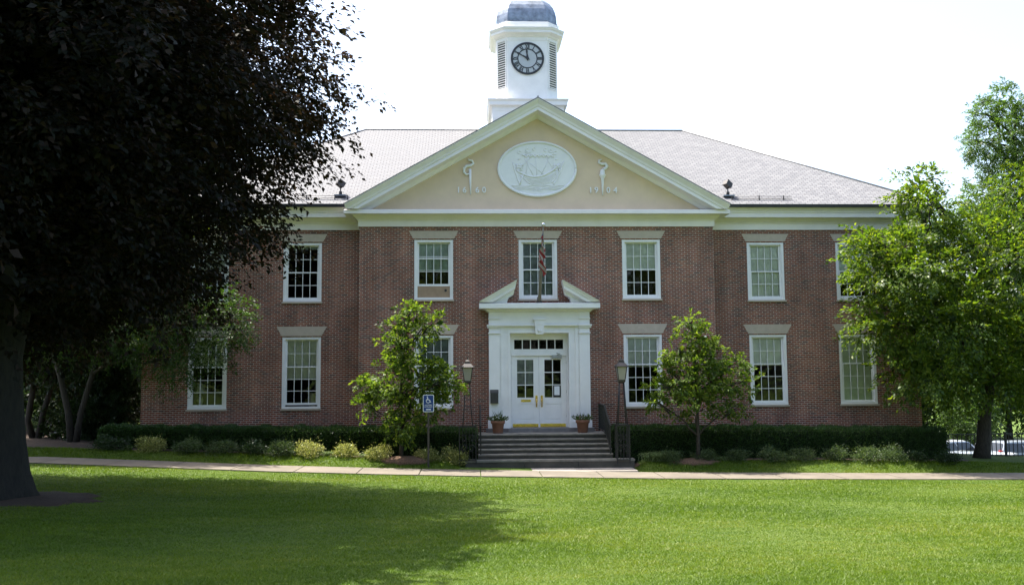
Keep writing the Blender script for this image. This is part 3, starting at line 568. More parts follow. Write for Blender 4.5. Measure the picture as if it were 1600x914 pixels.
# doors
def leaf(x0, x1, hinge):
    d = MB(); y = 0.03; z0, z1 = 1.365, 3.835
    g0, g1_ = x0 + 0.19, x1 - 0.19; ga, gb = 2.39, 3.70
    d.box(x0, g0, y, y + .05, z0, z1); d.box(g1_, x1, y, y + .05, z0, z1); d.box(g0, g1_, y + .001, y + .049, z0, 1.60); d.box(g0, g1_, y + .001, y + .049, 2.17, ga); d.box(g0, g1_, y + .001, y + .049, gb, z1)
    d.box(g0, g1_, y + .018, y + .04, 1.60, 2.17); d.box(g0 + .05, g1_ - .05, y + .008, y + .02, 1.65, 2.12)
    mid = (g0 + g1_) / 2; d.box(mid - .014, mid + .014, y + .008, y + .042, ga, gb)
    for k in (1, 2):
        z = ga + (gb - ga) * k / 3; d.box(g0, mid - .014, y + .009, y + .041, z - .014, z + .014); d.box(mid + .014, g1_, y + .009, y + .041, z - .014, z + .014)
    o = d.build('door', M['white'], hall)
    p = MB(); p.face([(g0, y + .025, ga), (g1_, y + .025, ga), (g1_, y + .025, gb), (g0, y + .025, gb)]); p.build('pane', M['glass'], o)
    k = MB(); k.box(x0 + .03, x1 - .03, y - .006, y - .001, 1.37, 1.485); k.build('kick_plate', M['brass'], o)
    hx = (x1 - .09) if hinge < 0 else (x0 + .09)
    h = MB(); h.box(hx - .038, hx + .038, y - .012, y - .001, 2.24, 2.46); h.tube([(hx, y - .012, 2.36), (hx, y - .07, 2.33), (hx, y - .07, 2.16), (hx, y - .012, 2.10)], [.026, .024, .024, .026], 8); h.box(hx - .025, hx + .025, y - .01, y - .001, 2.06, 2.14); h.build('handle', M['brass'], o)
    for zz in (1.75, 2.6, 3.6):
        e = MB(); ex_ = x0 - .012 if hinge < 0 else x1 + .012; e.tube([(ex_, y - .01, zz - .05), (ex_, y - .01, zz + .05)], .012, 6); e.build('hinge', M['bronze'], o)
    return o
dl = leaf(-0.955, -0.003, -1); dr_ = leaf(0.003, 0.955, 1)
ms = MB(); ms.box(-0.63, -0.29, .018, .0295, 2.245, 2.32); ms.build('mail_slot', M['brass'], dl)
nt_ = MB(); nt_.box(0.49, 0.755, .010, .028, 2.40, 2.81); nf = nt_.build('notice_frame', M['dark'], dr_)
np_ = MB(); np_.box(0.53, 0.715, .006, .0095, 2.47, 2.78); np_.build('notice_paper', M['paper'], dr_)
rfl_ = MB(); rfl_.box(-.765, -.19, .09, .095, 2.80, 3.70); rfl_.build('painted_door_reflection', M['reflect_panel'], dl)  # added grey panel, stands in for the reflection in the left door
dc = MB(); dc.box(0.45, 0.80, -.06, .028, 3.74, 3.86); dc.tube([(0.62, -.03, 3.862), (0.75, -.08, 3.90), (0.62, -.02, 3.93)], .014, 6); dc.build('door_closer', M['grey'], dr_)
tf = MB(); tf.box(-1.018, -.96, .005, .1, 1.36, 4.619); tf.box(.96, 1.018, .005, .1, 1.36, 4.619); tf.box(-.959, .959, -.03, .1, 3.84, 3.93); tf.box(-.959, .959, -.005, .1, 3.931, 4.0); tf.box(-.959, .959, .02, .1, 4.001, 4.075); tf.box(-.959, .959, .02, .1, 4.40, 4.619)
tf.box(-.959, -.86, .021, .1, 4.076, 4.399); tf.box(.86, .959, .021, .1, 4.076, 4.399)
for k in range(1, 6): x = -.86 + 1.72 * k / 6; tf.box(x - .016, x + .016, .03, .09, 4.076, 4.399)
tfo = tf.build('transom', M['white'], hall); tp = MB(); tp.face([(-.86, .06, 4.076), (.86, .06, 4.076), (.86, .06, 4.399), (-.86, .06, 4.399)]); tp.build('pane', M['glass'], tfo)
ds = MB(); ds.box(-1.10, 1.10, -.62, .1, 1.226, 1.362); ds.box(-1.86, -1.101, -.46, -.006, 1.226, 1.36); ds.box(1.101, 1.86, -.46, -.006, 1.226, 1.36); ds.build('door_sill', M['sillstone'], hall)
# --- clock tower
TC = (0.0, 6.37)
def ring(h, c, z): return [(TC[0] + a, TC[1] + b, z) for a, b in ((-h + c, -h), (h - c, -h), (h, -h + c), (h, h - c), (h - c, h), (-h + c, h), (-h, h - c), (-h, -h + c))]
def sq(h, z): return [(TC[0] - h, TC[1] - h, z), (TC[0] + h, TC[1] - h, z), (TC[0] + h, TC[1] + h, z), (TC[0] - h, TC[1] + h, z)]
tb = MB(); tb.loft([ring(1.27, .45, 14.38), ring(1.27, .45, 17.10)])
tb.loft([ring(1.285, .456, 16.99), ring(1.285, .456, 17.12), ring(1.31, .46, 17.14), ring(1.36, .49, 17.20), ring(1.46, .52, 17.25), ring(1.50, .53, 17.262), ring(1.50, .53, 17.37), ring(1.53, .54, 17.385), ring(1.57, .56, 17.46), ring(1.57, .56, 17.475), ring(1.33, .47, 17.50)])
tb.loft([ring(1.35, .48, 17.49), ring(1.35, .48, 17.75), ring(1.31, .46, 17.78), ring(1.20, .43, 17.79)])
tower = tb.build('clock_tower', M['white'], hall)
pd = MB(); pd.loft([sq(1.47, 11.5), sq(1.47, 14.10)]); pd.loft([sq(1.50, 14.10), sq(1.52, 14.15), sq(1.60, 14.17), sq(1.60, 14.32), sq(1.66, 14.40), sq(1.66, 14.415), sq(1.2, 14.43)])
for s in (-1, 1): pd.box(s * 1.40 - .07, s * 1.40 + .07, TC[1] - 1.485, TC[1] - 1.40, 11.5, 14.0995)
pd.box(-1.33, 1.33, TC[1] - 1.483, TC[1] - 1.40, 13.95, 14.099); pd.build('pedestal', M['white'], tower)
dm = MB(); dm.loft([ring(1.27 * k, .45 * k, 17.79 + z) for k, z in ((1, 0), (.995, .2), (.98, .4), (.945, .6), (.885, .8), (.80, .98), (.69, 1.13), (.55, 1.26), (.38, 1.36), (.2, 1.42), (.07, 1.45))]); dm.loft([ring(1.30, .46, 17.79), ring(1.30, .46, 17.83), ring(1.275, .45, 17.85)])
dome = dm.build('dome', M['lead'], tower)
fi = MB(); fi.lathe([(0.10, 0), (0.14, .05), (0.06, .1), (0.05, .3), (0.14, .38), (0.17, .5), (0.14, .62), (0.04, .7), (0.03, 1.3), (0.005, 1.6)], (TC[0], TC[1], 19.22), 14); fi.build('finial', M['lead'], tower)
yf = TC[1] - 1.27
for s in (-1, 1):
    lo = MB(); lf = MB()
    c0 = Vector((s * (1.27 - .225), TC[1] - 1.27 + .225, 0)); tx = Vector((s * -.7071, -.7071, 0)); nn = Vector((s * .7071, -.7071, 0)); w2 = 0.215
    Mx = Matrix(((tx.x, nn.x, 0, c0.x), (tx.y, nn.y, 0, c0.y), (0, 0, 1, 0), (0, 0, 0, 1)))
    lo.box(-w2, w2, .002, .008, 15.02, 16.96, Mx)
    for k in range(20):
        z = 15.03 + k * .0985; Rm = Mx @ Matrix.Translation((0, .022, z + .02)) @ Matrix.Rotation(R(-20), 4, 'X'); lf.box(-w2, w2, -.016, .016, -.019, .019, Rm)
    for a in (-w2 - .03, w2): lf.box(a, a + .03, .0, .04, 15.0, 16.98, Mx)
    lf.box(-w2 - .03, w2 + .03, .001, .041, 14.96, 14.999, Mx); lf.box(-w2 - .03, w2 + .03, .001, .041, 16.981, 17.02, Mx)
    lf.build('louver', M['white'], tower); lo.build('louver_backing', M['louver'], tower)

CK = (0.0, 16.21)
def disc(r, y0, y1, n=48): return MB().ngon_prism(oval(CK, r, r, n), y0, y1)
disc(.67, yf - .03, yf - .001).build('clock_face', M['dial'], tower)
def annulus(mb, r0, r1, y, d=.02, n=48):
    rings = [[(CK[0] + r * math.cos(2 * math.pi * k / n), yy, CK[1] + r * math.sin(2 * math.pi * k / n)) for k in range(n)] for r, yy in ((r0, y), (r0, y - d), (r1, y - d), (r1, y))]
    mb.loft(rings, cap=(False, False))
ck = MB(); annulus(ck, .69, .605, yf - .029); annulus(ck, .42, .378, yf - .029, .012)
def stroke(a, b, ang, w):   # a,b in local (tangential, radial)
    ca, sa = math.cos(ang), math.sin(ang); ra = lambda p: (CK[0] + p[1] * sa + p[0] * ca, CK[1] + p[1] * ca - p[0] * sa)
    d = Vector((b[0] - a[0], b[1] - a[1])).normalized(); n_ = Vector((-d.y, d.x)) * w / 2
    P = [ra((a[0] - n_.x, a[1] - n_.y)), ra((b[0] - n_.x, b[1] - n_.y)), ra((b[0] + n_.x, b[1] + n_.y)), ra((a[0] + n_.x, a[1] + n_.y))]
    return P
for h, t_ in enumerate(['XII', 'I', 'II', 'III', 'IV', 'V', 'VI', 'VII', 'VIII', 'IX', 'X', 'XI']):
    wd = {'I': .042, 'V': .095, 'X': .10}; tot = sum(wd[c] for c in t_); x = -tot / 2; ang = h * math.pi / 6
    for i, c in enumerate(t_):
        a, b = x + .012, x + wd[c] - .012; x += wd[c]; ry0, ry1 = .425, .60; m_ = (a + b) / 2
        segs = {'I': [((m_, ry0), (m_, ry1), .032)], 'V': [((a, ry1), (m_, ry0), .034), ((b, ry1), (m_, ry0), .022)], 'X': [((a, ry1), (b, ry0), .034), ((b, ry1), (a, ry0), .022)]}[c]
        for j, (p0, p1, w) in enumerate(segs): ck.ngon_prism(stroke(p0, p1, ang, w)[::-1], yf - .036 - .0015 * j, yf - .029)
ck.build('clock_numerals', M['dark'], tower)
def hand(ang, L, w, y):
    P = [(-w * .4, -.10), (w * .4, -.10), (w * .5, 0), (w, L * .12), (w * .45, L * .45), (w * .8, L * .72), (0, L), (-w * .8, L * .72), (-w * .45, L * .45), (-w, L * .12), (-w * .5, 0)]
    ca, sa = math.cos(ang), math.sin(ang); return [(CK[0] + b * sa + a * ca, CK[1] + b * ca - a * sa) for a, b in P]
hh = MB(); hh.ngon_prism(hand(R(-5), .43, .05, 0), yf - .055, yf - .047); hh.build('hour_hand', M['dark'], tower)
mh = MB(); mh.ngon_prism(hand(R(-60), .60, .038, 0), yf - .066, yf - .058); mh.ngon_prism(oval(CK, .06, .06, 16), yf - .075, yf - .046); mh.build('minute_hand', M['dark'], tower)

# ------------------------------------------------------------------ front steps
stp = empty('front_steps', (0, -1.6, 0.25), 'six dark bluestone steps rising to the double front doors', 'steps')
edges = [(-1.6, 1.225), (-1.9, 1.08), (-2.2, 0.94), (-2.5, 0.807), (-2.8, 0.664)]
W2 = 2.15
for i, (y, z) in enumerate(edges):
    s = MB(); s_t = MB(); zb_ = edges[i + 1][1] + .002 if i < 4 else 0.515 + .002; yb_ = -.005 if i == 0 else edges[i - 1][0] + .04
    cuts = [-W2] + sorted(random.uniform(-W2 + .5, W2 - .5) for _ in range(3)) + [W2]
    for a, b in zip(cuts[:-1], cuts[1:]):
        if b - a < .05: continue
        s.box(a + .004, b - .004, y + .02, yb_ + .02, zb_ - .0, z - .045); s_t.box(a + .002, b - .002, y - .012, yb_ - .02 if i else -.006, z - .044, z + random.uniform(-.004, .003))
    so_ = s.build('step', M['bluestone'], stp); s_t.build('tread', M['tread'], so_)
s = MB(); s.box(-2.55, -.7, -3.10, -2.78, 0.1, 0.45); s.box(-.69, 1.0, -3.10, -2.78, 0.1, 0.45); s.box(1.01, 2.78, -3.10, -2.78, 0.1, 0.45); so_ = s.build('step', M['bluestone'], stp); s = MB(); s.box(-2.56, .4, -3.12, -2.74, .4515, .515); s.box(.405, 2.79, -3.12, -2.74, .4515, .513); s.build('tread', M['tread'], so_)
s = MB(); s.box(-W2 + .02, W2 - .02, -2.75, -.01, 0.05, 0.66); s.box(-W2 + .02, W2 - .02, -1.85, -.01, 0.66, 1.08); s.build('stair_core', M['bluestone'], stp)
def railing(s):
    x = s * 2.07; root = empty('iron_railing', (x, -1.5, 1.2), 'black iron step railing %s' % ('left of the doors, seen almost edge on' if s < 0 else 'right of the doors, reading as a dark slanting panel'), 'railing', 'railings beside the front steps')
    t = MB(); line = [(-.03, 2.15), (-1.55, 2.15), (-2.78, 1.56), (-2.95, 1.54)]
    t.tube([(x, y, z) for y, z in line], .026, 8); t.build('top_rail', M['black'], root)
    b = MB(); low = [(-.03, 1.32), (-1.55, 1.32), (-2.78, .74)]; b.tube([(x, y, z) for y, z in low], .014, 6); b.build('bottom_rail', M['black'], root)
    for y in (-.12, -1.55, -2.78):
        p = MB(); zt = np.interp(-y, [.03, 1.55, 2.78], [2.15, 2.15, 1.56]); zb_ = np.interp(-y, [0, 1.6, 2.8], [1.225, 1.225, .664]); p.box(x - .02, x + .02, y - .02, y + .02, zb_ - .02, zt); p.build('post', M['black'], root)
    for y in np.arange(-.25, -2.75, -.115):
        zt = np.interp(-y, [.03, 1.55, 2.78], [2.15, 2.15, 1.56]); zb_ = np.interp(-y, [.03, 1.55, 2.78], [1.32, 1.32, .74])
        p = MB(); p.box(x - .008, x + .008, y - .008, y + .008, zb_, zt - .01); p.build('baluster', M['black'], root)
    return root
railing(-1); railing(1)
def lamp(x, y, zb_, w, label):
    root = empty('lamp_post', (x, y, zb_), label, 'lamp', 'lantern posts at the foot of the steps')
    zt = 1.57; d = .2
    f = MB()
    for sx in (-w, w):
        for sy in (-d, d): f.box(x + sx - .014, x + sx + .014, y + sy - .014, y + sy + .014, zb_ - .06, zt)
    for z in (zb_ + .05, zt - .03):
        for sy in (-d, d): f.box(x - w + .015, x + w - .015, y + sy - .01, y + sy + .01, z, z + .025)
        for sx in (-w, w): f.box(x + sx - .01, x + sx + .01, y - d + .015, y + d - .015, z, z + .025)
    f.box(x - w, x + w, y - d, y + d, zt, zt + .02)
    f.build('pedestal', M['black'], root)
    sc = MB(); n = max(3, int(w * 2 / .09))
    for sy in (-d, d):
        for k in range(1, n): xx = x - w + 2 * w * k / n; sc.box(xx - .007, xx + .007, y + sy - .006, y + sy + .006, zb_ + .075, zt - .03)
        for k in range(2):
            cx_ = x + (k - .5) * w; 
            for q_, sg_ in ((.3, 1), (.62, -1)):
                sc.tube([(cx_ + sg_ * .11 * (1 - u * .8) * math.cos(6.5 * u), y + sy * 1.03, zb_ + .1 + q_ + .15 * (1 - u * .75) * math.sin(6.5 * u)) for u in [i / 14 for i in range(15)]], .009, 5)
    for sx in (-w, w):
        for k in range(1, 4): yy = y - d + 2 * d * k / 4; sc.box(x + sx - .006, x + sx + .006, yy - .007, yy + .007, zb_ + .075, zt - .03)
    sc.build('scrollwork', M['black'], root)
    for a in (0, 1, 2, 3):
        ca, sa = (1, 1, -1, -1)[a], (1, -1, -1, 1)[a]
        l = MB(); l.tube([(x + ca * .155, y + sa * .155, zt), (x + ca * .11, y + sa * .11, 2.1), (x + ca * .065, y + sa * .065, 2.95)], .017, 6); l.build('leg', M['black'], root)
    r_ = MB()
    for z, h in ((2.2, .107), (2.55, .09)): r_.tube([(x + h * a, y + h * b, z) for a, b in ((1, 1), (1, -1), (-1, -1), (-1, 1), (1, 1))], .01, 5)
    r_.build('brace', M['black'], root)
    def s4(h, z): return [(x - h, y - h, z), (x + h, y - h, z), (x + h, y + h, z), (x - h, y + h, z)]
    g = MB(); g.loft([s4(.098, 3.0), s4(.155, 3.40)]); lant = g.build('lantern_glass', M['frost'], root)
    fr = MB(); fr.loft([s4(.075, 2.90), s4(.11, 2.93), s4(.115, 2.995)])
    for a, b in ((1, 1), (1, -1), (-1, -1), (-1, 1)): fr.tube([(x + a * .102, y + b * .102, 2.99), (x + a * .16, y + b * .16, 3.41)], .014, 5)
    fr.loft([s4(.205, 3.40), s4(.205, 3.425), s4(.09, 3.55), s4(.09, 3.59), s4(.06, 3.60), s4(.075, 3.615), s4(.02, 3.66)]); fr.lathe([(.02, 0), (.022, .02), (.01, .05), (.02, .07), (.003, .10)], (x, y, 3.655), 8)
    fr.build('lantern_frame', M['bronze'], root)
lamp(-2.48, -2.95, .46, .26, 'black lantern on splayed iron legs left of the steps, beside the small tree')
lamp(2.43, -2.95, .42, .20, 'black lantern on splayed iron legs right of the steps, in front of a window')

# ------------------------------------------------------------------ entrance furniture
def planter(x, y, label, kind):
    z = 1.228; root = empty('planter', (x, y, z), label, 'planter', 'terracotta pots beside the front doors')
    p = MB(); p.lathe([(0.155, 0), (0.17, .03), (0.205, .31), (0.235, .32), (0.245, .41), (0.225, .42), (0.205, .37), (0.03, .365)], (x, y, z), 24); p.build('pot', M['terra'], root)
    s_ = MB(); s_.lathe([(0.204, 0), (.1, .02), (0.01, .03)], (x, y, z + .37), 16); s_.build('soil', M['soil'], root)
    n = 260; a = rng.random(n) * 6.283; r = rng.random(n) ** .5 * .2; P = np.stack([x + r * np.cos(a), y + r * np.sin(a), np.full(n, z + .38)], 1); D = np.stack([np.cos(a) * (.3 + r * 3), np.sin(a) * (.3 + r * 3), rng.uniform(.3, 1.2, n)], 1)
    V = leaves(P + nrm(D) * rng.uniform(0, .2, (n, 1)), D, rdir(n), rng.uniform(.06, .13, n), rng.uniform(.02, .045, n))
    k = 26 if kind else 14; a = rng.random(k) * 6.283; D2 = np.stack([np.cos(a) * .45, np.sin(a) * .45, np.ones(k)], 1); P2 = np.tile([[x, y, z + .4]], (k, 1)) + rng.normal(size=(k, 3)) * .04
    V2 = leaves(P2, D2, rdir(k), rng.uniform(.25, .48 if kind else .42, k), np.full(k, .02 if kind else .012)); np_mesh('foliage', np.concatenate([V, V2]), 4, M['azalea'], root)
    f = MB()
    for _ in range(8): 
        aa = random.uniform(0, 6.28); f.lathe([(.004, -.02), (.022, 0), (.004, .02)], (x + .15 * math.cos(aa), y + .15 * math.sin(aa), z + random.uniform(.43, .56)), 6)
    f.build('flower', plain('pink_flower', (.45, .16, .18), .7) if not kind else M['blossom'], root)
planter(-1.47, -.95, 'terracotta pot of spiky green leaves beside the mailbox pilaster', True); planter(1.40, -.95, 'terracotta pot of low reddish plants beside the right pilaster', False)
mbx = empty('mailbox', (-1.57, -.47, 2.21), 'dark grey metal mailbox mounted on the white pilaster', 'mailbox')
b_ = MB(); b_.box(-1.71, -1.44, -.53, -.402, 2.21, 2.58); b_.build('body', M['box'], mbx); b_ = MB(); b_.loft([[(-1.72, -.545, 2.56), (-1.43, -.545, 2.56), (-1.43, -.401, 2.60), (-1.72, -.401, 2.60)], [(-1.72, -.535, 2.60), (-1.43, -.535, 2.60), (-1.43, -.401, 2.68), (-1.72, -.401, 2.68)]]); b_.build('lid', M['box'], mbx)
# flagpole and flag
fpz = Vector((0.0, -.50, 5.66)); fpt = Vector((0.085, -1.50, 8.15)); fp = empty('flagpole', fpz, 'tapered flagpole leaning out above the doorway, silver ball on top', 'flagpole')
pl = MB(); pl.tube([fpz.lerp(fpt, t) for t in (0, .3, .6, 1)], [.062, .055, .043, .026], 12); pl.build('pole', M['pole'], fp)
bl = MB(); bl.lathe([(.01, -.075), (.045, -.06), (.075, 0), (.045, .06), (.01, .075)], tuple(fpt + Vector((.004, -.03, .07))), 16); bl.build('ball', M['silver'], fp)
br_ = MB(); br_.lathe([(.11, 0), (.11, .03), (.075, .05), (.075, .2)], (0, -.50, 5.655), 12); br_.build('bracket', M['bronze'], fp)
fl = MB(); nu, nv = 22, 14; ax = (fpt - fpz)
def fpnt(u, v):
    h = fpz + ax * (0.62 + 0.30 * v); fold = math.sin(17 * v + 5 * u) + .5 * math.sin(29 * v - 7 * u); w_ = u ** .6
    lo_ = Vector((.035 * math.sin(12 * v) - 0.17 * math.exp(-((u - .45) / .25) ** 2) * (1 - v) + .10 * u * u * (1 - v) + .045 * fold * w_, -.045 + .07 * math.cos(15 * v + 6 * u) * w_ - .03, -0.66 * u * (0.25 + .75 * (1 - v)) - .05 * u))
    return h + lo_
for i in range(nu):
    for j in range(nv):
        u0, u1_, v0, v1_ = i / nu, (i + 1) / nu, j / nv, (j + 1) / nv
        fl.face([fpnt(u0, v0), fpnt(u1_, v0), fpnt(u1_, v1_), fpnt(u0, v1_)], [(u0, v0), (u1_, v0), (u1_, v1_), (u0, v1_)], True)
tag(fl.build('flag', M['flag']), 'furled red white and blue striped flag hanging limp from the flagpole', 'flag')
# accessible entrance sign
sx_, sy_ = -3.675, -3.92; sgn = empty('accessible_sign', (sx_, sy_, .33), 'blue wheelchair access sign on a thin dark post in front of the hedge', 'sign')
p = MB(); p.box(sx_ - .03, sx_ + .03, sy_ + .012, sy_ + .05, .2, 2.5); p.build('post', M['post'], sgn)
def rrect(cx, cz, w, h, r, n=5):
    o = []
    for (a, b, s0) in ((1, -1, -90), (1, 1, 0), (-1, 1, 90), (-1, -1, 180)):
        for k in range(n + 1): t = R(s0 + 90 * k / n); o.append((cx + a * (w / 2 - r) + r * math.cos(t), cz + b * (h / 2 - r) + r * math.sin(t)))
    return o
zc_ = 2.322; p = MB(); p.ngon_prism(rrect(sx_, zc_, .335, .525, .035), sy_ - .002, sy_ + .006); pan = p.build('panel', M['signwhite'], sgn)
p = MB(); p.ngon_prism(rrect(sx_, zc_, .295, .485, .02), sy_ - .005, sy_ - .0025); p.build('blue_field', M['blue'], pan)
sy2 = sy_ - .008; p = MB()
C0 = (sx_ - .01, zc_ + .075)
p.tube([(C0[0] + .058 * math.cos(R(a)), sy2, C0[1] + .058 * math.sin(R(a))) for a in range(120, 391, 15)], .009, 6)
p.ngon_prism(oval((C0[0] - .022, C0[1] + .122), .018, .018, 14), sy2 - .004, sy2 + .002)
p.tube([(C0[0] - .02, sy2, C0[1] + .095), (C0[0] - .012, sy2, C0[1] + .025), (C0[0] + .045, sy2, C0[1] + .022), (C0[0] + .07, sy2, C0[1] - .04), (C0[0] + .095, sy2, C0[1] - .03)], .011, 6); p.tube([(C0[0] - .016, sy2, C0[1] + .062), (C0[0] + .035, sy2, C0[1] + .06)], .008, 6)
p.build('wheelchair_symbol', M['signwhite'], pan)
text_mesh('lettering', 'ACCESSIBLE', sx_, sy2, zc_ - .07, .055, M['signwhite'], pan, .004, sx=.80); text_mesh('lettering', 'ENTRANCE', sx_, sy2, zc_ - .125, .055, M['signwhite'], pan, .004, sx=.85)
p = MB(); p.ngon_prism([(sx_ - .075, zc_ - .20), (sx_ + .045, zc_ - .20), (sx_ + .045, zc_ - .212), (sx_ + .085, zc_ - .185), (sx_ + .045, zc_ - .158), (sx_ + .045, zc_ - .17), (sx_ - .075, zc_ - .17)], sy2 - .003, sy2 + .002); p.build('arrow', M['signwhite'], pan)
# roof floodlights
for s, lab in ((-1, 'small dark floodlight on the roof left of the pediment, close to the purple tree'), (1, 'small dark floodlight on the roof right of the pediment')):
    x, y = s * 7.04, EY + .62; z = EZ + .62 * mz; fr_ = empty('floodlight', (x, y, z), lab, 'floodlight', 'floodlights on the roof')
    k = MB(); k.tube([(x, y, z - .03), (x, y, z + .38)], .022, 8); k.lathe([(.06, .10), (.06, .2), (.03, .22)], (x, y, z - .05), 10); k.build('stem', M['bronze'], fr_)
    f_ = MB(); f_.box(x - .2, x + .2, y - .2, y + .1, z - .03, z + .015); f_.build('base_plate', M['lead'], fr_)
    h_ = MB(); Mx = Matrix.Translation((x, y, z + .44)) @ Matrix.Rotation(R(38), 4, 'Y') @ Matrix.Rotation(R(25), 4, 'Z') @ Matrix.Rotation(R(-25), 4, 'X'); h_.box(-.13, .13, -.08, .12, -.1, .1, Mx); h_.box(-.14, .14, -.1, -.081, -.11, .11, Mx); h_.build('head', M['bronze'], fr_)

# ------------------------------------------------------------------ hedges and shrubs
def hedge(name, x0, x1, ztop, label, bright=0.0):
    root = empty(name, ((x0 + x1) / 2, -1.4, 0.4), label, 'hedge', 'clipped yew hedges along the front wall'); y0, y1 = -2.0, -.75
    xs_ = np.linspace(x0, x1, 24); core = MB(); rr = []
    for x in xs_:
        zt = np.interp(x, *ztop) - .09; zb_ = g1(x, -1.6) - .05; rr.append([(x, y0 + .1, zb_), (x, y1 - .1, zb_), (x, y1 - .1, zt), (x, y0 + .1, zt)])
    core.loft(rr); core.build('branches', M['yewcore'], root)
    Lx = x1 - x0; n_top, n_fr, n_end = int(Lx * 2600), int(Lx * 2600), 1800
    def pts(kind, n):
        x = rng.uniform(x0, x1, n); y = rng.uniform(y0, y1, n); zt = np.interp(x, *ztop); zb_ = G(x, -1.8); h = rng.random(n)
        if kind == 0: z = zt + rng.normal(size=n) * .028; N = np.tile([[0, 0, 1.]], (n, 1))
        elif kind == 1: y = np.full(n, y0) + rng.normal(size=n) * .035 - .05 * np.sin(h * 3); z = zb_ + h * (zt - zb_); N = np.tile([[0, -1., .2]], (n, 1))
        else:
            x = np.where(rng.random(n) < .5, x0, x1) + rng.normal(size=n) * .03; zt = np.interp(x, *ztop); z = G(x, -1.8) + h * (zt - G(x, -1.8)); N = np.stack([np.sign(x - (x0 + x1) / 2), np.zeros(n), np.full(n, .2)], 1)
        z = z + .03 * np.sin(x * 5.3) + .02 * np.sin(x * 11 + y * 4)
        D = N + rng.normal(size=(n, 3)) * .55
        return leaves(np.stack([x, y, z], 1) - nrm(N) * .03, D, rdir(n), rng.uniform(.05, .11, n), rng.uniform(.014, .028, n))
    np_mesh('foliage', np.concatenate([pts(0, n_top), pts(1, n_fr), pts(2, n_end)]), 4, M['yew'], root)
hedge('hedge', -13.1, -2.2, ([-14, -11, -5, -2.8], [1.55, 1.52, 1.43, 1.40]), 'long dark clipped hedge left of the steps')
hedge('hedge', -14.3, -13.15, ([-15, -13], [1.58, 1.56]), 'short sunlit block of hedge at the far left corner of the brick wall')
hedge('hedge', 2.2, 13.45, ([2.7, 7, 14], [1.42, 1.36, 1.24]), 'long dark clipped hedge right of the steps')
def shrub_mesh(m, n, L, W, rx_, rz_, seed):
    lob = [(0, 0, rz_ * .55, rx_ * .75, rx_ * .7, rz_ * .55)] + [(rx_ * .5 * math.cos(a + seed), rx_ * .45 * math.sin(a + seed), rz_ * (.45 + .2 * math.sin(a * 3 + seed)), rx_ * .5, rx_ * .5, rz_ * .5) for a in (0, 1.3, 2.5, 3.8, 5)]
    P, d, k = in_lobes(lob, n, .5, 1.0, .6); P[:, 2] = np.maximum(P[:, 2], .02); D = d + rng.normal(size=(n, 3)) * .5; D[:, 2] += .35
    sh = rng.random(n) < .12; P[sh] += d[sh] * rng.uniform(0, .16, (sh.sum(), 1)) + np.array([0, 0, 1.]) * rng.uniform(0, .12, (sh.sum(), 1))
    P = P * (1 + .16 * np.sin(P[:, :1] * 9 + seed * 3) * np.sin(P[:, 2:] * 8 + seed))
    return leaves(P, D, d + rng.normal(size=(n, 3)) * .6, rng.uniform(.7, 1.2, n) * L, rng.uniform(.7, 1.2, n) * W)
SM = {}
for kind, (m, n, L, W, rx_, rz_) in {'varieg': ('varieg', 2600, .075, .034, .55, .55), 'azalea': ('azalea', 2400, .07, .028, .55, .58), 'deep': ('deep', 2400, .08, .032, .55, .6)}.items():
    for v in range(2):
        me_o = np_mesh('shrub', shrub_mesh(m, n, L, W, rx_, rz_, v * 1.7), 4, M[m]); SM[(kind, v)] = me_o.data; bpy.data.objects.remove(me_o)
stem_mb = MB()
for a in range(6): stem_mb.tube([(0, 0, -.05), (.18 * math.cos(a * 1.05), .16 * math.sin(a * 1.05), .22), (.32 * math.cos(a * 1.05), .28 * math.sin(a * 1.05), .40)], [.016, .011, .005], 5)
so = stem_mb.build('stem', M['bark2']); STEM = so.data; bpy.data.objects.remove(so)
def shrub(x, y, kind, v, s, rz, label, group):
    r_ = bpy.data.objects.new('shrub', None); COL.objects.link(r_); r_.location = (x, y, g1(x, y) - .03); r_.rotation_euler = (0, 0, rz); r_.scale = (s[0] * (1.08 + .12 * math.sin(x * 3.1)), s[1], s[2] * (.80 + .10 * math.sin(x * 5.7))); r_.empty_display_size = .2; tag(r_, label, 'shrub', group)
    for nm, me in (('foliage', SM[(kind, v)]), ('stem', STEM)):
        c = bpy.data.objects.new(nm, me); COL.objects.link(c); c.parent = r_
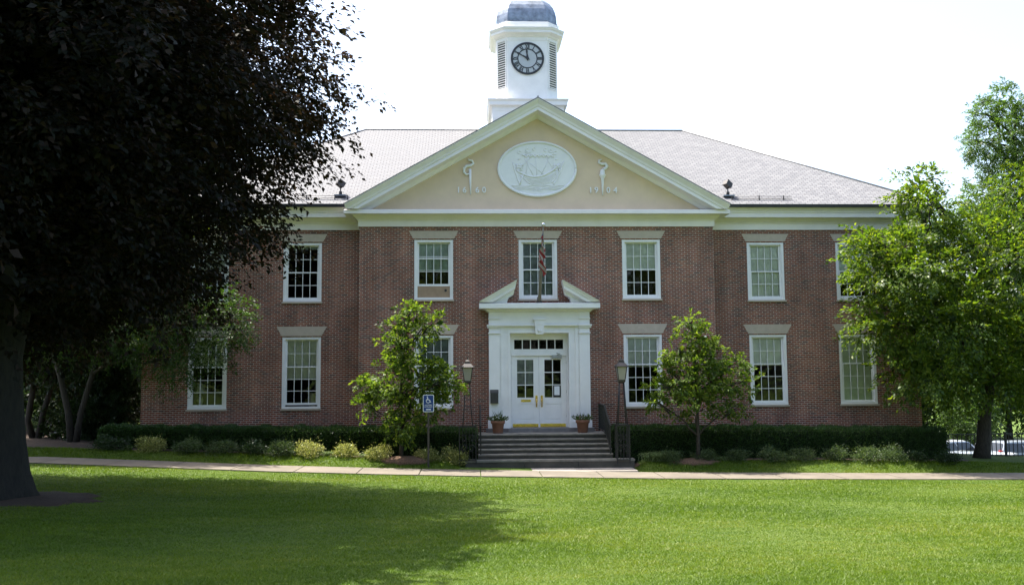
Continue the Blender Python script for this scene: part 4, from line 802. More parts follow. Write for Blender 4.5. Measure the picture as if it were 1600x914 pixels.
# px(1600) -> X at Y=-2.75 :  X = -2.30 + (px-736)*0.0206
def PX(px, d=30.8): return -2.359 + (px - 736 + 0.0) * d / 1500.0 * (1 + 0.0018) + 0.04
shr = [(190, 'deep', (.95, .8, .95), 'dark low shrub at the far left end of the shrub row, under the leaning trees'), (250, 'varieg', (.95, .9, 1.05), 'round sunlit pinkish green shrub in front of the sunlit hedge block'),
 (307, 'azalea', (1.05, .9, .95), 'shaded green shrub just right of the sunlit round shrub'), (357, 'azalea', (1.1, .9, .95), 'shaded green shrub under the lower left window, second right of the sunlit round shrub'),
 (402, 'deep', (.95, .9, .9), 'dark green shrub below the gap between the two lower left windows'), (445, 'azalea', (1.0, .9, .95), 'grey green shrub just left of the yellow green shrubs'),
 (487, 'varieg', (.92, .85, .85), 'yellow green shrub below the second window, leftmost of the yellow ones on the lawn edge'), (541, 'varieg', (.85, .85, .8), 'small yellow green shrub second left of the mulched tree'),
 (592, 'varieg', (.80, .8, .75), 'low yellow green shrub touching the left small tree'), (665, 'varieg', (.8, .8, .8), 'yellow green shrub directly behind the blue sign post'), (708, 'varieg', (.88, .9, .95), 'yellow green shrub between the blue sign and the left lantern'),
 (1040, 'azalea', (.8, .8, .85), 'green shrub behind the strappy plant right of the steps'), (1093, 'azalea', (.8, .8, .8), 'small shrub at the foot of the right small tree'), (1146, 'azalea', (.8, .8, .8), 'green shrub just right of the right small tree mound'),
 (1200, 'azalea', (.95, .9, .9), 'green shrub below the lower window right of the small tree'), (1250, 'azalea', (.7, .8, .8), 'smaller green shrub between two wider ones in the right row'), (1302, 'azalea', (.95, .9, .85), 'pale green shrub below the last lower window on its left side'),
 (1348, 'azalea', (.9, .9, .85), 'pale green shrub below the last lower window on its right side'), (1388, 'azalea', (.85, .9, .9), 'upright green shrub near the right corner of the brick wall'), (1428, 'deep', (.85, .8, .75), 'dark shrub in front of the right end of the hedge'), (1475, 'deep', (.9, .8, .75), 'dark shrub at the right end of the row beside the iron fence')]
for i, (px, kd, s, lab) in enumerate(shr): shrub(PX(px), -2.98 + .1 * math.sin(i * 2.1), kd, i % 2, s, i * 1.3, lab, 'low shrubs in the flower beds')
def strap_plant(x, y, n, L, label, m='strap'):
    r_ = empty('strap_leaf_plant', (x, y, g1(x, y)), label, 'plant', 'strappy plants at the bed edge'); a = rng.random(n) * 6.283; z0 = g1(x, y)
    V = []
    P = np.stack([x + rng.normal(size=n) * L * .35, y + rng.normal(size=n) * L * .2, np.full(n, z0 - .01)], 1); D = np.stack([np.cos(a) * .55, np.sin(a) * .55, np.ones(n)], 1)
    l1 = rng.uniform(.5, .8, n) * L; A = leaves(P, D, rdir(n), l1, np.full(n, .022)); tip = P + nrm(D) * l1[:, None] * .9; D2 = D.copy(); D2[:, 2] = -.25; D2[:, :2] *= 1.8
    B = leaves(tip, D2, np.tile([[0, 0, 1.]], (n, 1)), l1 * .6, np.full(n, .018)); o = np_mesh('foliage', np.concatenate([A, B]), 4, M[m], r_)
strap_plant(PX(1018), -2.95, 260, .55, 'pale strappy clump right of the foot of the steps')
for px, lab in ((455, 'grassy tuft between the grey green shrub and the first yellow shrub'), (515, 'grassy tuft between the first two yellow green shrubs'), (575, 'grassy tuft just left of the mulched small tree'), (1120, 'grassy tuft right of the right mulch mound'), (1228, 'grassy tuft right of the shrub below the right window'), (215, 'pale tuft left of the sunlit round shrub')):
    strap_plant(PX(px), -2.98, 70, .30, lab, 'strap')

# ------------------------------------------------------------------ trees
def limbs(mb, base, tops, r0, n=7, wob=.25, seg=6):
    for t in tops:
        a = Vector(base[0]) if isinstance(base[0], (tuple, Vector)) else Vector(base); b = Vector(t); L = (b - a).length
        pts = []; rr = []
        for k in range(seg + 1):
            u = k / seg; p = a.lerp(b, u); p.z += .10 * L * math.sin(u * math.pi); 
            if 0 < k < seg: p += Vector((random.gauss(0, 1), random.gauss(0, 1), random.gauss(0, .6))) * wob * .12 * L ** .5
            pts.append(p); rr.append(r0 * (1 - .85 * u) + .012)
        mb.tube(pts, rr, n)
# copper beech
BX, BY_ = -11.25, -15.3; bz = g1(BX, BY_)
beech = empty('copper_beech', (BX, BY_, bz), 'huge dark purple beech tree with thick grey trunk on the lawn', 'tree')
tk = MB(); nn_ = 22; rings = []
for z, r, cx in ((-.15, .90, -.03), (.15, .75, -.03), (.5, .66, -.04), (1.0, .61, -.04), (1.8, .57, -.06), (2.6, .57, -.08), (3.4, .70, -.08), (4.2, .74, -.1), (5.0, .6, -.1), (7, .45, -.3), (9.5, .32, -.5), (13, .15, -.6)):
    rings.append([(BX + cx + r * math.cos(2 * math.pi * k / nn_) * (1 + .07 * math.sin(k * 2 * math.pi * 5 / nn_ + z * .5) + .05 * math.sin(k * 2 * math.pi * 3 / nn_ - z * .3) * (2.0 if z < .6 else 1)), BY_ + r * math.sin(2 * math.pi * k / nn_) * (1 + .07 * math.cos(k * 2 * math.pi * 4 / nn_ + z * .6) + .04 * math.sin(k * 2 * math.pi * 7 / nn_)), bz + z) for k in range(nn_)])
tk.loft(rings, smooth=True)
bl_l = [(-12.3, -14.8, 10.3, 7.4, 7.4, 6.2), (-8.6, -14.5, 9.6, 3.7, 3.6, 2.6), (-7.9, -15.0, 7.0, 2.6, 2.8, 1.7), (-8.2, -14.6, 6.0, 2.4, 2.8, 0.9), (-8.7, -14.8, 4.8, 1.7, 2.2, 0.7), (-9.0, -14.0, 5.6, 2.3, 2.6, 1.2), (-9.6, -16.5, 5.2, 2.0, 2.2, 1.0), (-12.5, -12.5, 5.4, 3.4, 3.2, 1.5), (-12.8, -18.8, 7.6, 4.4, 3.4, 2.8), (-8.7, -18.0, 9.4, 3.2, 3.2, 2.6), (-7.6, -13.0, 11.8, 2.9, 3.0, 2.4), (-15.5, -15.0, 6.5, 4.0, 5, 2.6), (-12.2, -13.2, 4.6, 2.4, 2.6, .8)]
for L_ in bl_l[1:]: limbs(tk, (BX - .05, BY_, bz + random.uniform(2.8, 4.8)), [L_[:3]], .22)
limbs(tk, (BX, BY_, bz + 3.6), [(-7.2, -14.6, 8.9), (-8.2, -14, 6.1), (-9, -13, 9), (-14, -12, 9), (-10, -18.5, 8.5), (-13, -17, 10), (-7.0, -15, 10.4)], .16)
tk.build('trunk', M['bark'], beech)
def visible(P):
    d = P - np.array(CAM); w = d @ np.array(fx); u = 800 + 1500 * (d @ np.array(rx)) / w; v = 457 - 1500 * (d @ np.array(ux)) / w
    return u, v, w
P, d, k = in_lobes(bl_l, 9000, .5, 1.0, .45)
u, v, w = visible(P); vis = (u > -80) & (v > -80) & (u < 700)
keep = vis | (rng.random(len(P)) < .62); P, d, vis = P[keep], d[keep], vis[keep]
# the crown narrows towards its hanging lower sprays
EZs = [3.8, 4.1, 4.9, 5.5, 6.1, 6.75, 7.65, 8.3, 9.3, 9.8, 10.6, 12, 17]; EXs = [-9.6, -9.1, -9.2, -8.6, -7.4, -7.0, -6.9, -6.3, -6.0, -5.9, -6.6, -7.0, -9]
ok = P[:, 0] < np.interp(P[:, 2], EZs, EXs) + .22 * np.sin(P[:, 2] * 4.2 + P[:, 1] * .6) + rng.normal(size=len(P)) * .22; P, d, vis = P[ok], d[ok], vis[ok]
ok = P[:, 2] > np.interp(P[:, 0], [-19, -13, -10, -8, -6], [3.7, 3.9, 4.8, 4.9, 5.4]); P, d, vis = P[ok], d[ok], vis[ok]
gap = np.sin(P[:, 0] * 2.1 + 1.7 * np.sin(P[:, 2] * 1.3)) + np.sin(P[:, 2] * 3.9 + P[:, 0] * .8) + np.sin(P[:, 1] * 2.3 + P[:, 2] * 1.1)
ok = (gap > -.7) | (P[:, 0] < np.interp(P[:, 2], EZs, EXs) - 1.7) | (rng.random(len(P)) < .12); P, d, vis = P[ok], d[ok], vis[ok]
# sprays gather in tiers, like the storeys of a real beech
P[:, 2] += .28 * np.sin(P[:, 2] * 5.5 + 1.2 * np.sin(P[:, 0] * .9) + P[:, 1] * .5)
A = d * np.array([1, 1, .22]) + rng.normal(size=d.shape) * np.array([.28, .28, .12]); A[:, 2] -= .16
V1 = sprays(P[vis], A[vis], rng.uniform(.9, 1.7, vis.sum()), 56, .13, .076, .18, .94, .27)
nv_ = ~vis; V2 = sprays(P[nv_], A[nv_], rng.uniform(.9, 1.6, nv_.sum()), 28, .27, .19, .2, .8, .45)
Pi, di, ki = in_lobes(bl_l, 34000, .0, .86, .6); ok = (Pi[:, 0] < np.interp(Pi[:, 2], EZs, EXs) - 1.25) & (Pi[:, 2] > 4.2); Pi, di = Pi[ok], di[ok]
V3 = leaves(Pi, di + rng.normal(size=di.shape) * .6, np.array([0, 0, 1.]) + rng.normal(size=di.shape) * .5, rng.uniform(.22, .42, len(Pi)), rng.uniform(.16, .30, len(Pi)))
np_mesh('crown', np.concatenate([V1, V2, V3]), 4, M['beech'], beech)

def leafy_tree(name, base, lobes, label, cat_, group, m, bark, nsp, nl, L, W, trunk_pts, trunk_r, slen=(.35, .7), limb_r=.05, flat=.4, droop=.15, rmin=.35, inner=0, blossoms=0, width=.5):
    root = empty(name, base, label, cat_, group); t = MB()
    for pts, rr in zip(trunk_pts, trunk_r): t.tube(pts, rr, 10, jitter=.05)
    end = Vector(trunk_pts[0][-1]); mid = Vector(trunk_pts[0][max(0, len(trunk_pts[0]) - 2)])
    for lb in lobes: 
        c = Vector(lb[:3]); 
        src = min((Vector(q) for pp in trunk_pts for q in pp[1:]), key=lambda q: (q - c).length + (2 if q.z > c.z else 0)); limbs(t, src, [c], limb_r)
        for _ in range(3): limbs(t, src.lerp(c, .6), [c + Vector((random.uniform(-1, 1) * lb[3], random.uniform(-1, 1) * lb[4], random.uniform(-.6, .9) * lb[5])) * .85], limb_r * .4, 5)
    t.build('trunk', bark, root)
    P, d, k = in_lobes(lobes, nsp, rmin, 1.0, .5, .45 if name == 'small_tree' else 0); A = d + rng.normal(size=d.shape) * .45
    V = [sprays(P, A, rng.uniform(slen[0], slen[1], nsp), nl, L, W, droop, flat, width)]
    if inner:
        Pi, di, ki = in_lobes(lobes, inner, 0, .6, .7); V.append(leaves(Pi, rdir(inner), rdir(inner), rng.uniform(2, 3.2, inner) * L, rng.uniform(2, 3, inner) * W))
    np_mesh('crown', np.concatenate(V), 4, m, root)
    if blossoms:
        Pb, db, kb = in_lobes(lobes, blossoms, .9, 1.05, 1); b = MB()
        for q in Pb: b.lathe([(.01, -.025), (.05, 0), (.035, .03), (.005, .035)], tuple(q), 7)
        b.build('blossom', M['blossom'], root)
    return root
# two small glossy trees in front of the facade
def zY(v, d): return 3.1 + (589 - v) * d / 1500.0
d0 = 30.4
def lob(px, py, rpx, rpz, ry, d=d0, dy=0.0): return (PX(px, d), -33.571 + d + dy, zY(py, d), rpx * d / 1500, ry, rpz * d / 1500)
x0 = PX(625, d0); 
leafy_tree('small_tree', (x0, -3.1, g1(x0, -3.1)), [lob(640, 488, 22, 14, .3), lob(618, 510, 16, 18, .35), lob(622, 540, 24, 24, .5), lob(676, 505, 14, 10, .25), lob(660, 520, 14, 12, .3), lob(632, 582, 42, 32, .8), lob(680, 575, 18, 14, .4), lob(690, 600, 22, 18, .5), lob(598, 604, 34, 13, .55), lob(640, 632, 50, 24, .6, d0, .35), lob(570, 630, 18, 8, .3), lob(706, 602, 11, 10, .25), lob(626, 660, 30, 18, .6), lob(568, 600, 12, 6, .2)],
 'glossy leaved small tree left of the steps, beside the blue sign', 'tree', 'small trees in front of the hall', M['magnolia'], M['bark2'], 500, 18, .13, .056, [[(x0, -3.1, .35), (x0 + .02, -3.1, 1.3), (x0 - .03, -3.12, 2.5), (x0 + .1, -3.1, 3.9), (x0 + .2, -3.1, 5.0)]], [[.075, .06, .045, .03, .012]], (.22, .46), .022, .3, .30, .3, 200, 2, .55)
x0 = PX(1087, d0)
leafy_tree('small_tree', (x0, -3.1, g1(x0, -3.1)), [lob(1078, 505, 13, 14, .3), lob(1090, 528, 24, 16, .4), lob(1058, 552, 20, 16, .4), lob(1105, 555, 26, 20, .6), lob(1040, 580, 14, 8, .3), lob(1078, 590, 40, 28, .8), lob(1120, 596, 24, 22, .6), lob(1165, 600, 17, 11, .3), lob(1030, 608, 22, 10, .35), lob(1085, 625, 50, 20, .8), lob(1150, 570, 16, 7, .25), lob(1150, 640, 10, 5, .2), lob(1020, 630, 14, 7, .25)],
 'glossy leaved small tree right of the steps, with a few white blossoms', 'tree', 'small trees in front of the hall', M['magnolia'], M['bark2'], 450, 18, .13, .056, [[(x0, -3.1, .25), (x0 + .02, -3.1, 1.2), (x0, -3.1, 2.4), (x0 - .05, -3.1, 3.8), (x0 - .12, -3.1, 4.8)]], [[.07, .055, .042, .03, .012]], (.22, .46), .022, .3, .30, .3, 180, 8, .55)
# right-hand tree
tx_, ty_ = 15.15, -1.0; tz_ = g1(tx_, ty_)
leafy_tree('broadleaf_tree', (tx_, ty_, tz_), [lob(1420, 425, 66, 56, 2.0, 31), lob(1378, 392, 36, 28, 1.1, 31), lob(1382, 505, 34, 36, 1.1, 31), lob(1462, 335, 38, 34, 1.3, 31.5), lob(1452, 288, 24, 26, .7, 31.5), lob(1470, 500, 90, 70, 2.6, 31.5), lob(1560, 420, 100, 85, 3.2, 32), lob(1440, 585, 50, 28, 1.6, 31), lob(1520, 590, 80, 34, 2.2, 32), lob(1610, 560, 70, 60, 2.5, 32), lob(1690, 450, 90, 90, 3, 33), lob(1640, 320, 70, 60, 2.5, 33)],
 'broad green tree on the grass at the right corner of the hall', 'tree', None, M['leaf'], M['bark2'], 2900, 28, .145, .07, [[(tx_ - .05, ty_, tz_ - .1), (tx_ + .05, ty_, tz_ + .5), (tx_ + .15, ty_, tz_ + 1.6), (tx_ + .4, ty_, tz_ + 2.6), (tx_ + .6, ty_, tz_ + 4.5), (tx_ + .5, ty_, tz_ + 6.5)], [(tx_ + .3, ty_, tz_ + 2.3), (tx_ - .4, ty_ - .3, tz_ + 3.6), (tx_ - 1.6, ty_ - .5, tz_ + 5)]], [[.31, .25, .21, .19, .13, .05], [.16, .12, .07]], (.4, .95), .09, .75, .26, .3, 1900, 0, .42)
leafy_tree('feathery_tree', (19.4, 1.2, g1(19.4, .5)), [lob(1600, 200, 44, 56, 1.6, 34.5), lob(1606, 145, 20, 24, .8, 34.5), lob(1565, 165, 18, 16, .6, 34.5), lob(1556, 215, 14, 20, .6, 34.5), lob(1600, 255, 30, 22, 1.2, 34.5), lob(1560, 300, 28, 20, 1.0, 33.5), lob(1550, 355, 44, 40, 1.6, 33.0), lob(1490, 370, 34, 30, 1.1, 33.0), lob(1670, 230, 60, 90, 2.5, 35), lob(1640, 350, 70, 70, 2.5, 34.5)],
 'tall feathery pale green tree at the far right edge, behind the broad tree', 'tree', None, M['fine'], M['bark2'], 2300, 34, .11, .036, [[(19.4, 1.2, -.4), (19.3, 1.2, 3), (19.1, 1.2, 7), (18.9, 1.2, 11), (18.8, 1.2, 14)]], [[.3, .25, .2, .12, .03]], (.3, .62), .05, .4, .25, .3, 500, 0, .4)
leafy_tree('shade_tree', (-19.2, -1.2, g1(-19.2, -1.2)), [(-17.0, -1.15, 9.4, 4.2, 1.7, 2.0), (-14.2, -1.3, 9.2, 2.6, 1.5, 1.6), (-20, -1.2, 10.5, 3.4, 2.4, 3.0), (-17.5, -.8, 12, 3, 2, 2)], 'tall green tree mostly hidden behind the purple beech crown, bright through its gaps', 'tree', None, M['leaf'], M['bark2'], 1100, 26, .22, .12, [[(-19.2, -1.2, .7), (-19.1, -1.2, 4), (-18.8, -1.2, 8), (-18.4, -1.1, 11)]], [[.32, .26, .2, .1]], (.6, 1.2), .09, .5, .3, .3, 1500)
tag(sheet('mulch_strip', [-26, -22, -18, -16.5, -15, -14.6], [-3.0, -2.2, -1.2, 0.0, 2.0, 4.0, 7.0], 0.015, M['bed']), kind='structure')
# leaning small trees at the left corner and the dark evergreen bush
for (bx, pts, lab) in ((128, [(128, 700), (122, 640), (110, 590), (96, 545)], 'leaning twin trunked tree at the left corner, right of a pair'), (72, [(72, 696), (62, 650), (68, 600), (52, 560)], 'leaning dark trunked tree at the left corner, nearest the beech trunk')):
    dd = 33.4 if bx > 100 else 35.5; yy = -33.571 + dd; f = lambda p, dd=dd, yy=yy: (PX(p[0], dd), yy, zY(p[1], dd))
    second = [f((pts[0][0] + 6, 690)), f((pts[0][0] + 12, 640)), f((pts[0][0] + 28, 580)), f((pts[0][0] + 38, 535))]
    bxw = f(pts[0]); lobes = [lob(150, 505, 80, 45, 1.6, dd), lob(230, 505, 80, 50, 1.4, dd - 1), lob(320, 500, 70, 55, 1.1, dd - 1.4), lob(285, 555, 60, 30, .9, dd - 1.4), lob(358, 500, 30, 34, .7, dd - 1.4), lob(80, 470, 60, 50, 1.5, dd), (-16.0, -2.0, 8.0, 3.2, 2.6, 2.6), (-18.5, -2.5, 9.0, 3.0, 2.8, 2.8)] if bx > 100 else [lob(60, 500, 60, 40, 1.5, dd), lob(100, 540, 40, 30, 1.2, dd), lob(20, 450, 60, 60, 1.6, dd), lob(40, 330, 60, 60, 1.6, dd)]
    leafy_tree('leaning_tree', (bxw[0], bxw[1], g1(bxw[0], bxw[1])), lobes, lab, 'tree', 'leaning small trees at the left corner', M['shadeleaf'], M['bark2'], 3400 if bx > 100 else 900, 30, .10, .04, [[(bxw[0], bxw[1], g1(bxw[0], bxw[1]) - .1)] + [f(p) for p in pts[1:]], [(second[0][0], second[0][1], g1(*second[0][:2]) - .1)] + second[1:]], [[.13, .11, .1, .08], [.12, .10, .09, .06]], (.4, .8), .05, .5, .35, .3, 500)
dd = 35.0; bx_ = PX(185, dd)
leafy_tree('evergreen_bush', (bx_, 1.4, g1(bx_, 1.4)), [lob(185, 640, 36, 60, 1.2, dd), lob(160, 660, 45, 45, 1.0, dd), lob(195, 585, 30, 50, 1.0, dd), lob(165, 560, 40, 50, 1.0, dd), lob(120, 670, 36, 34, .8, dd + 1), lob(100, 560, 60, 40, 1.0, dd + 1), lob(175, 520, 55, 40, 1.0, dd)], 'tall dark evergreen bush against the left corner of the hall', 'bush', None, M['deep'], M['bark2'], 2000, 30, .11, .05, [[(bx_, 1.4, g1(bx_, 1.4) - .1), (bx_, 1.4, 2.5), (bx_, 1.4, 4)]], [[.1, .08, .04]], (.3, .6), .04, .2, .1, .2, 900)

# ------------------------------------------------------------------ background trees (one coarse tree, copied)
def far_tree_mesh(n, L, seed, m):
    lob_ = [(0, 0, 6.5, 3.6, 3.6, 4.0)] + [(2.4 * math.cos(a), 2.4 * math.sin(a), 5 + 2.6 * math.sin(a * 2 + seed), 2.2, 2.2, 2.4) for a in (0.3, 1.4, 2.7, 3.9, 5.2)] + [(.5, .4, 10, 2, 2, 2.2)]
    P, d, k = in_lobes(lob_, n, .35, 1.02, .5); V = sprays(P, d + rng.normal(size=d.shape) * .5, rng.uniform(.5, 1.1, n), 12, L, L * .55, .2, .4, .6)
    o = np_mesh('crown', V, 4, m); me = o.data; bpy.data.objects.remove(o); return me
FT = [far_tree_mesh(1500, .30, 0, M['leaf']), far_tree_mesh(1500, .28, 2, M['fine']), far_tree_mesh(1400, .30, 4, M['deep'])]
tb_ = MB(); tb_.tube([(0, 0, -.3), (0.1, 0, 2), (-.1, .1, 4.5), (.1, 0, 9)], [.3, .24, .18, .05], 9); limbs(tb_, (0, 0, 3.2), [(2.2, .5, 6), (-2, 1, 6.5), (.4, -2.2, 6)], .1); o = tb_.build('trunk', M['bark2']); FTT = o.data; bpy.data.objects.remove(o)
def far_tree(x, y, s, k, label, sz=1.0):
    r_ = bpy.data.objects.new('background_tree', None); COL.objects.link(r_); r_.location = (x, y, g1(x, y)); r_.scale = (s, s, s * sz); r_.rotation_euler = (0, 0, x * 1.7 + y); tag(r_, label, 'tree', 'trees standing beyond the hall')
    for nm, me in (('crown', FT[k]), ('trunk', FTT)): c = bpy.data.objects.new(nm, me); COL.objects.link(c); c.parent = r_
RB = 'leafy tree beyond the car park, filling the view right of the brick corner'
for i, (x, y, s, k) in enumerate(((27, 46, 1.05, 0), (33, 47, .9, 1), (38.5, 46, 1.1, 2), (44, 48, 1.0, 0), (31, 56, 1.3, 2), (41, 58, 1.3, 0), (50, 52, 1.2, 1), (36, 40, .55, 1), (25, 38, .6, 2))): far_tree(x, y, s, k, RB)
LB = 'leafy tree beyond the left corner of the hall, glimpsed under the purple crown'
for i, (x, y, s, k) in enumerate(((-24, 12, .8, 0), (-20.5, 20, .9, 2), (-29, 18, 1.1, 1), (-19, 9, .5, 0), (-34, 26, 1.2, 2), (-27, 32, 1.2, 0))): far_tree(x, y, s, k, LB)
for i, (x, y, s, k) in enumerate(((-18.2, 6.0, .55, 2), (-21.5, 8.0, .7, 2), (-25.5, 9.0, .8, 2), (-16.9, 10.5, .6, 2))): far_tree(x, y, s, k, LB, .8)
SB = 'street tree across the lawn, seen only as a reflection in the panes'
for i, (x, y, s, k) in enumerate(((-24, -62, 1.5, 0), (-14, -58, 1.6, 2), (-4, -62, 1.5, 0), (6, -58, 1.6, 2), (16, -62, 1.5, 0), (26, -60, 1.6, 2))): far_tree(x, y, s, k, SB)

# ------------------------------------------------------------------ fence and cars at the right
fe = empty('iron_fence', (19.0, 0.1, .1), 'black iron picket fence between the hedge and the right hand tree', 'fence')
fy = 0.1; fx0, fx1 = 13.98, 24.5
ft = lambda x: 1.0 - (x - 14) * .003
r1 = MB(); r1.box(fx0, fx1, fy - .02, fy + .02, ft(18) - .03, ft(18)); r1.build('rail', M['black'], fe)
r1 = MB(); r1.box(fx0, fx1, fy - .02, fy + .02, .2, .235); r1.build('rail', M['black'], fe)
pk = MB(); pk.box(-.011, .011, -.011, .011, -.12, .90); pko = pk.build('picket', M['black'], fe); 
xs_ = np.arange(fx0 + .1, fx1, .155)
for i, x in enumerate(xs_):
    o = pko if i == 0 else pko.copy()
    if i: COL.objects.link(o); o.parent = fe
    pass
    o.location = (x - 19.0 + 19.0, fy - .1 + .1, .1 + .02)
# pickets were built relative to the fence origin: place them by offset
for i, o in enumerate([c for c in fe.children if c.name.split('.')[0] == 'picket']):
    o.location = (xs_[i] , fy, .10)
for x in (14.05, 16.6, 19.2, 21.8, 24.4):
    p = MB(); p.box(x - .03, x + .03, fy - .03, fy + .03, -.1, 1.05); p.build('post', M['black'], fe)
def carpaint(name, c): 
    m = plain(name, c, .28, .1, var=.03); m.node_tree.nodes['Principled BSDF'].inputs['Coat Weight'].default_value = .6; return m
M['cglass'] = plain('car_glass', (.03, .035, .04), .08, 0, var=.05); M['tyre'] = plain('tyre', (.015, .015, .015), .8); M['rim'] = plain('wheel_rim', (.5, .5, .52), .3, .8); M['tail'] = plain('tail_red', (.45, .015, .015), .3); M['headl'] = plain('headlamp', (.7, .72, .75), .15)
def car(name, x, y, rz, suv, paint, label, cat_):
    root = empty(name, (0, 0, 0), label, cat_, 'cars parked beyond the fence'); Hh = 1.70 if suv else 1.42; Lh = 2.3; w = .9
    if suv: prof = [(-2.25, .45), (-2.3, .8), (-2.22, 1.05), (-2.0, 1.62), (-1.7, 1.70), (.2, 1.70), (.45, 1.62), (1.1, 1.08), (2.1, .95), (2.3, .75), (2.3, .4)]
    else: prof = [(-2.25, .4), (-2.3, .75), (-2.2, .95), (-1.6, 1.0), (-.95, 1.36), (-.6, 1.42), (.2, 1.42), (.5, 1.36), (1.2, .95), (2.1, .82), (2.3, .65), (2.3, .35)]
    b = MB(); rings = []
    for t, sc in ((-1, .9), (-.97, .97), (-.6, 1.0), (.6, 1.0), (.97, .97), (1, .9)):
        rings.append([(px_, t * w * (1 - .16 * max(0, (pz - .95)) / .6), .2 + (pz - .2) * (1 if abs(t) < .9 else (.97 if pz > 1.2 else 1))) for px_, pz in prof] + [(2.2, t * w * .97, .22), (-2.2, t * w * .97, .22)])
    b.loft(rings, smooth=False); bo = b.build('body', paint, root)
    g = MB()
    hi = [p for p in prof if p[1] > 1.3]; a0, a1 = hi[0][0], hi[-1][0]; zt = Hh - .12
    for s in (-1, 1):
        yy = lambda z: s * (w * (1 - .16 * max(0, z - .95) / .6) + .004)
        lo0, lo1 = (-1.95, 1.0) if suv else (-1.45, 1.05)
        for (u0, u1_, t0, t1) in ((lo0 + .05, (lo0 + lo1) / 2 - .05, a0 + .12, (a0 + a1) / 2 - .02), ((lo0 + lo1) / 2 + .03, lo1 - .08, (a0 + a1) / 2 + .05, a1 - .05)):
            q = [(u0, yy(1.02), 1.02), (u1_, yy(1.02), 1.02), (t1, yy(zt), zt), (t0, yy(zt), zt)]; g.face(q if s < 0 else q[::-1])
    if suv: fr_, rr_ = ((1.06, 1.10), (.5, 1.58)), ((-2.21, 1.10), (-2.03, 1.58))
    else: fr_, rr_ = ((1.12, 1.0), (.55, 1.33)), ((-1.56, 1.04), (-1.02, 1.33))
    for (p0, p1), s in ((fr_, 1), (rr_, -1)):
        e = .012 * s; q = [(p0[0] + e, -.74, p0[1] + .012), (p0[0] + e, .74, p0[1] + .012), (p1[0] + e, .66, p1[1] + .012), (p1[0] + e, -.66, p1[1] + .012)]; g.face(q if s > 0 else q[::-1])
    g.build('windows', M['cglass'], root)
    for wx in (-1.4, 1.4):
        for s in (-1, 1):
            t = MB(); t.lathe([(.18, -.1), (.30, -.1), (.33, -.07), (.33, .07), (.30, .1), (.18, .1)], (0, 0, 0), 20); t.v = [(wx + a, s * .82 + c, .33 + b_) for a, b_, c in t.v]; wo = t.build('wheel', M['tyre'], root)
            t = MB(); t.lathe([(.19, -.105), (.19, .105)], (0, 0, 0), 16); t.v = [(wx + a, s * .82 + c, .33 + b_) for a, b_, c in t.v]; t.build('rim', M['rim'], wo)
    for s in (-1, 1):
        t = MB(); t.box(-2.315, -2.2, s * .7 - .14, s * .7 + .14, .82, 1.0 if not suv else 1.15); t.build('tail_light', M['tail'], root)
        t = MB(); t.box(2.15, 2.31, s * .66 - .18, s * .66 + .18, .62, .78); t.build('headlight', M['headl'], root)
        t = MB(); t.box(.75, .95, s * .98 - .09, s * .98 + .09, 1.0, 1.13); t.build('mirror', paint, root)
    root.location = (x, y, -2.87); root.rotation_euler = (0, 0, rz)
pw, ps, pg = carpaint('white_car_paint', (.45, .47, .50)), carpaint('silver_car_paint', (.26, .29, .32)), carpaint('grey_car_paint', (.22, .24, .27))
def at(px, d): return (-2.359 + (px - 736) * d / 1500 * 1.0018, -33.571 + d)
for nm, px, d, rz, suv, p_, lab, ct in (('suv', 1497, 62, R(20), True, pw, 'white estate car with red tail lights, seen between the hedge and the tree trunk', 'car'), ('sedan', 1517, 56.5, R(35), False, ps, 'silver saloon car parked in front of the white estate car, left of the trunk', 'car'),
  ('sedan', 1552, 63, R(70), False, pg, 'grey saloon car just right of the tree trunk', 'car'), ('suv', 1607, 61, R(10), True, ps, 'silver tall car at the right edge of the photo behind the fence', 'car'), ('sedan', 1571, 55.5, R(50), False, pw, 'white saloon car closest to the fence, right of the trunk', 'car')):
    x, y = at(px, d); car(nm, x, y, rz, suv, p_, lab, ct)

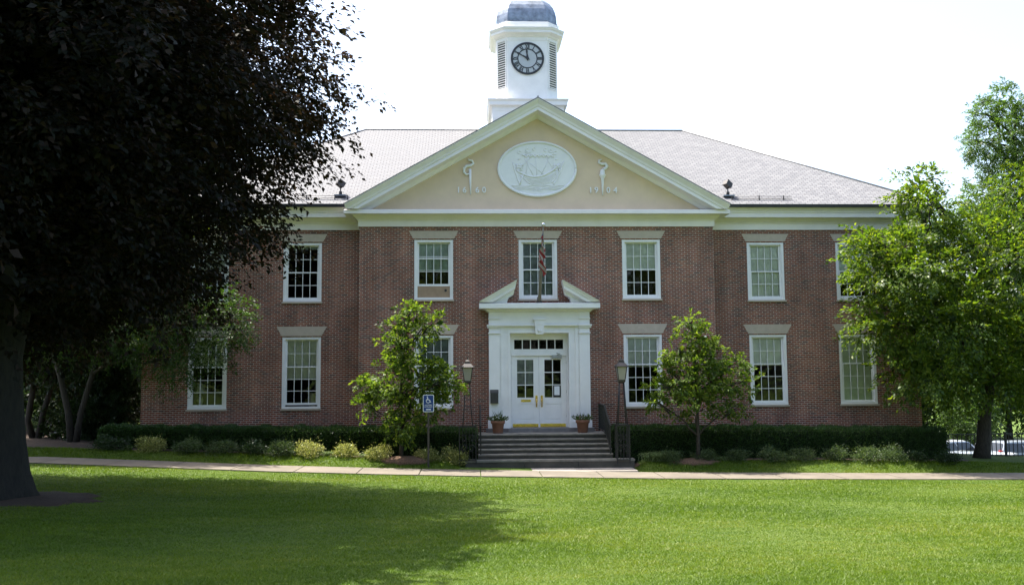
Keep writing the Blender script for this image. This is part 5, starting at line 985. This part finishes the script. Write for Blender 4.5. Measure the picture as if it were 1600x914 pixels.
# ------------------------------------------------------------------ mown grass: blades over the lawn the camera sees
def grass(n, dmin, dmax, hmin, hmax, wd):
    d = dmin * (dmax / dmin) ** rng.random(n); px = rng.uniform(-30, 1630, n)
    X = CAM.x + (px - 736) * d / 1500; Y = CAM.y + d
    ok = (Y < -6.0); X, Y, d = X[ok], Y[ok], d[ok]
    ok = ((X - BX) ** 2 + (Y - BY_) ** 2) > (1.45 + .5 * np.sin(X * 7) * np.cos(Y * 5) + .5 * rng.random(len(X))) ** 2; X, Y, d = X[ok], Y[ok], d[ok]
    return X, Y, d
def blades(X, Y, d, h0, h1, w0):
    n = len(X); Z = G(X, Y) - .004; a = rng.random(n) * 6.283; h = rng.uniform(h0, h1, n) * (.85 + .3 * np.sin(X * .9) * np.sin(Y * .7)); w = w0 * d / 9.0 * rng.uniform(.7, 1.3, n)
    ca, sa = np.cos(a), np.sin(a); lean = rng.normal(size=(n, 2)) * .8 * h[:, None]
    P0_ = np.stack([X - ca * w, Y - sa * w, Z], 1); P1 = np.stack([X + ca * w, Y + sa * w, Z], 1); P2 = np.stack([X + lean[:, 0], Y + lean[:, 1], Z + h], 1)
    patch = np.full(n, .5); g_ = np.random.default_rng(5)
    for k in range(26):
        th = g_.uniform(0, math.pi); fq = .35 * 1.17 ** k * g_.uniform(.8, 1.2); patch = patch + (.07 if k < 12 else .055) * np.sin(fq * (X * math.cos(th) + 1.6 * Y * math.sin(th)) + g_.uniform(0, 6.28) + .8 * np.sin(.4 * X + k))
    r_ = np.clip(patch * .75 + rng.random(n) * .5 - .14, 0, 1)
    return np.stack([P0_, P1, P2], 1).reshape(-1, 3), r_
X, Y, d = grass(620000, 7.0, 28, 0, 0, 0); V, rr = blades(X, Y, d, .018, .042, .0042)
n2 = 60000; X2 = rng.uniform(-17, 20, n2); Y2 = rng.uniform(-4.2, -2.9, n2); ok = (np.abs(X2) > 2.75); X2, Y2 = X2[ok], Y2[ok]; V2, r2 = blades(X2, Y2, np.full(len(X2), 30.), .04, .08, .003)
ga_ = np_mesh('lawn_grass', np.concatenate([V, V2]), 3, M['grass'], None, np.concatenate([rr, r2])); tag(ga_, kind='stuff')
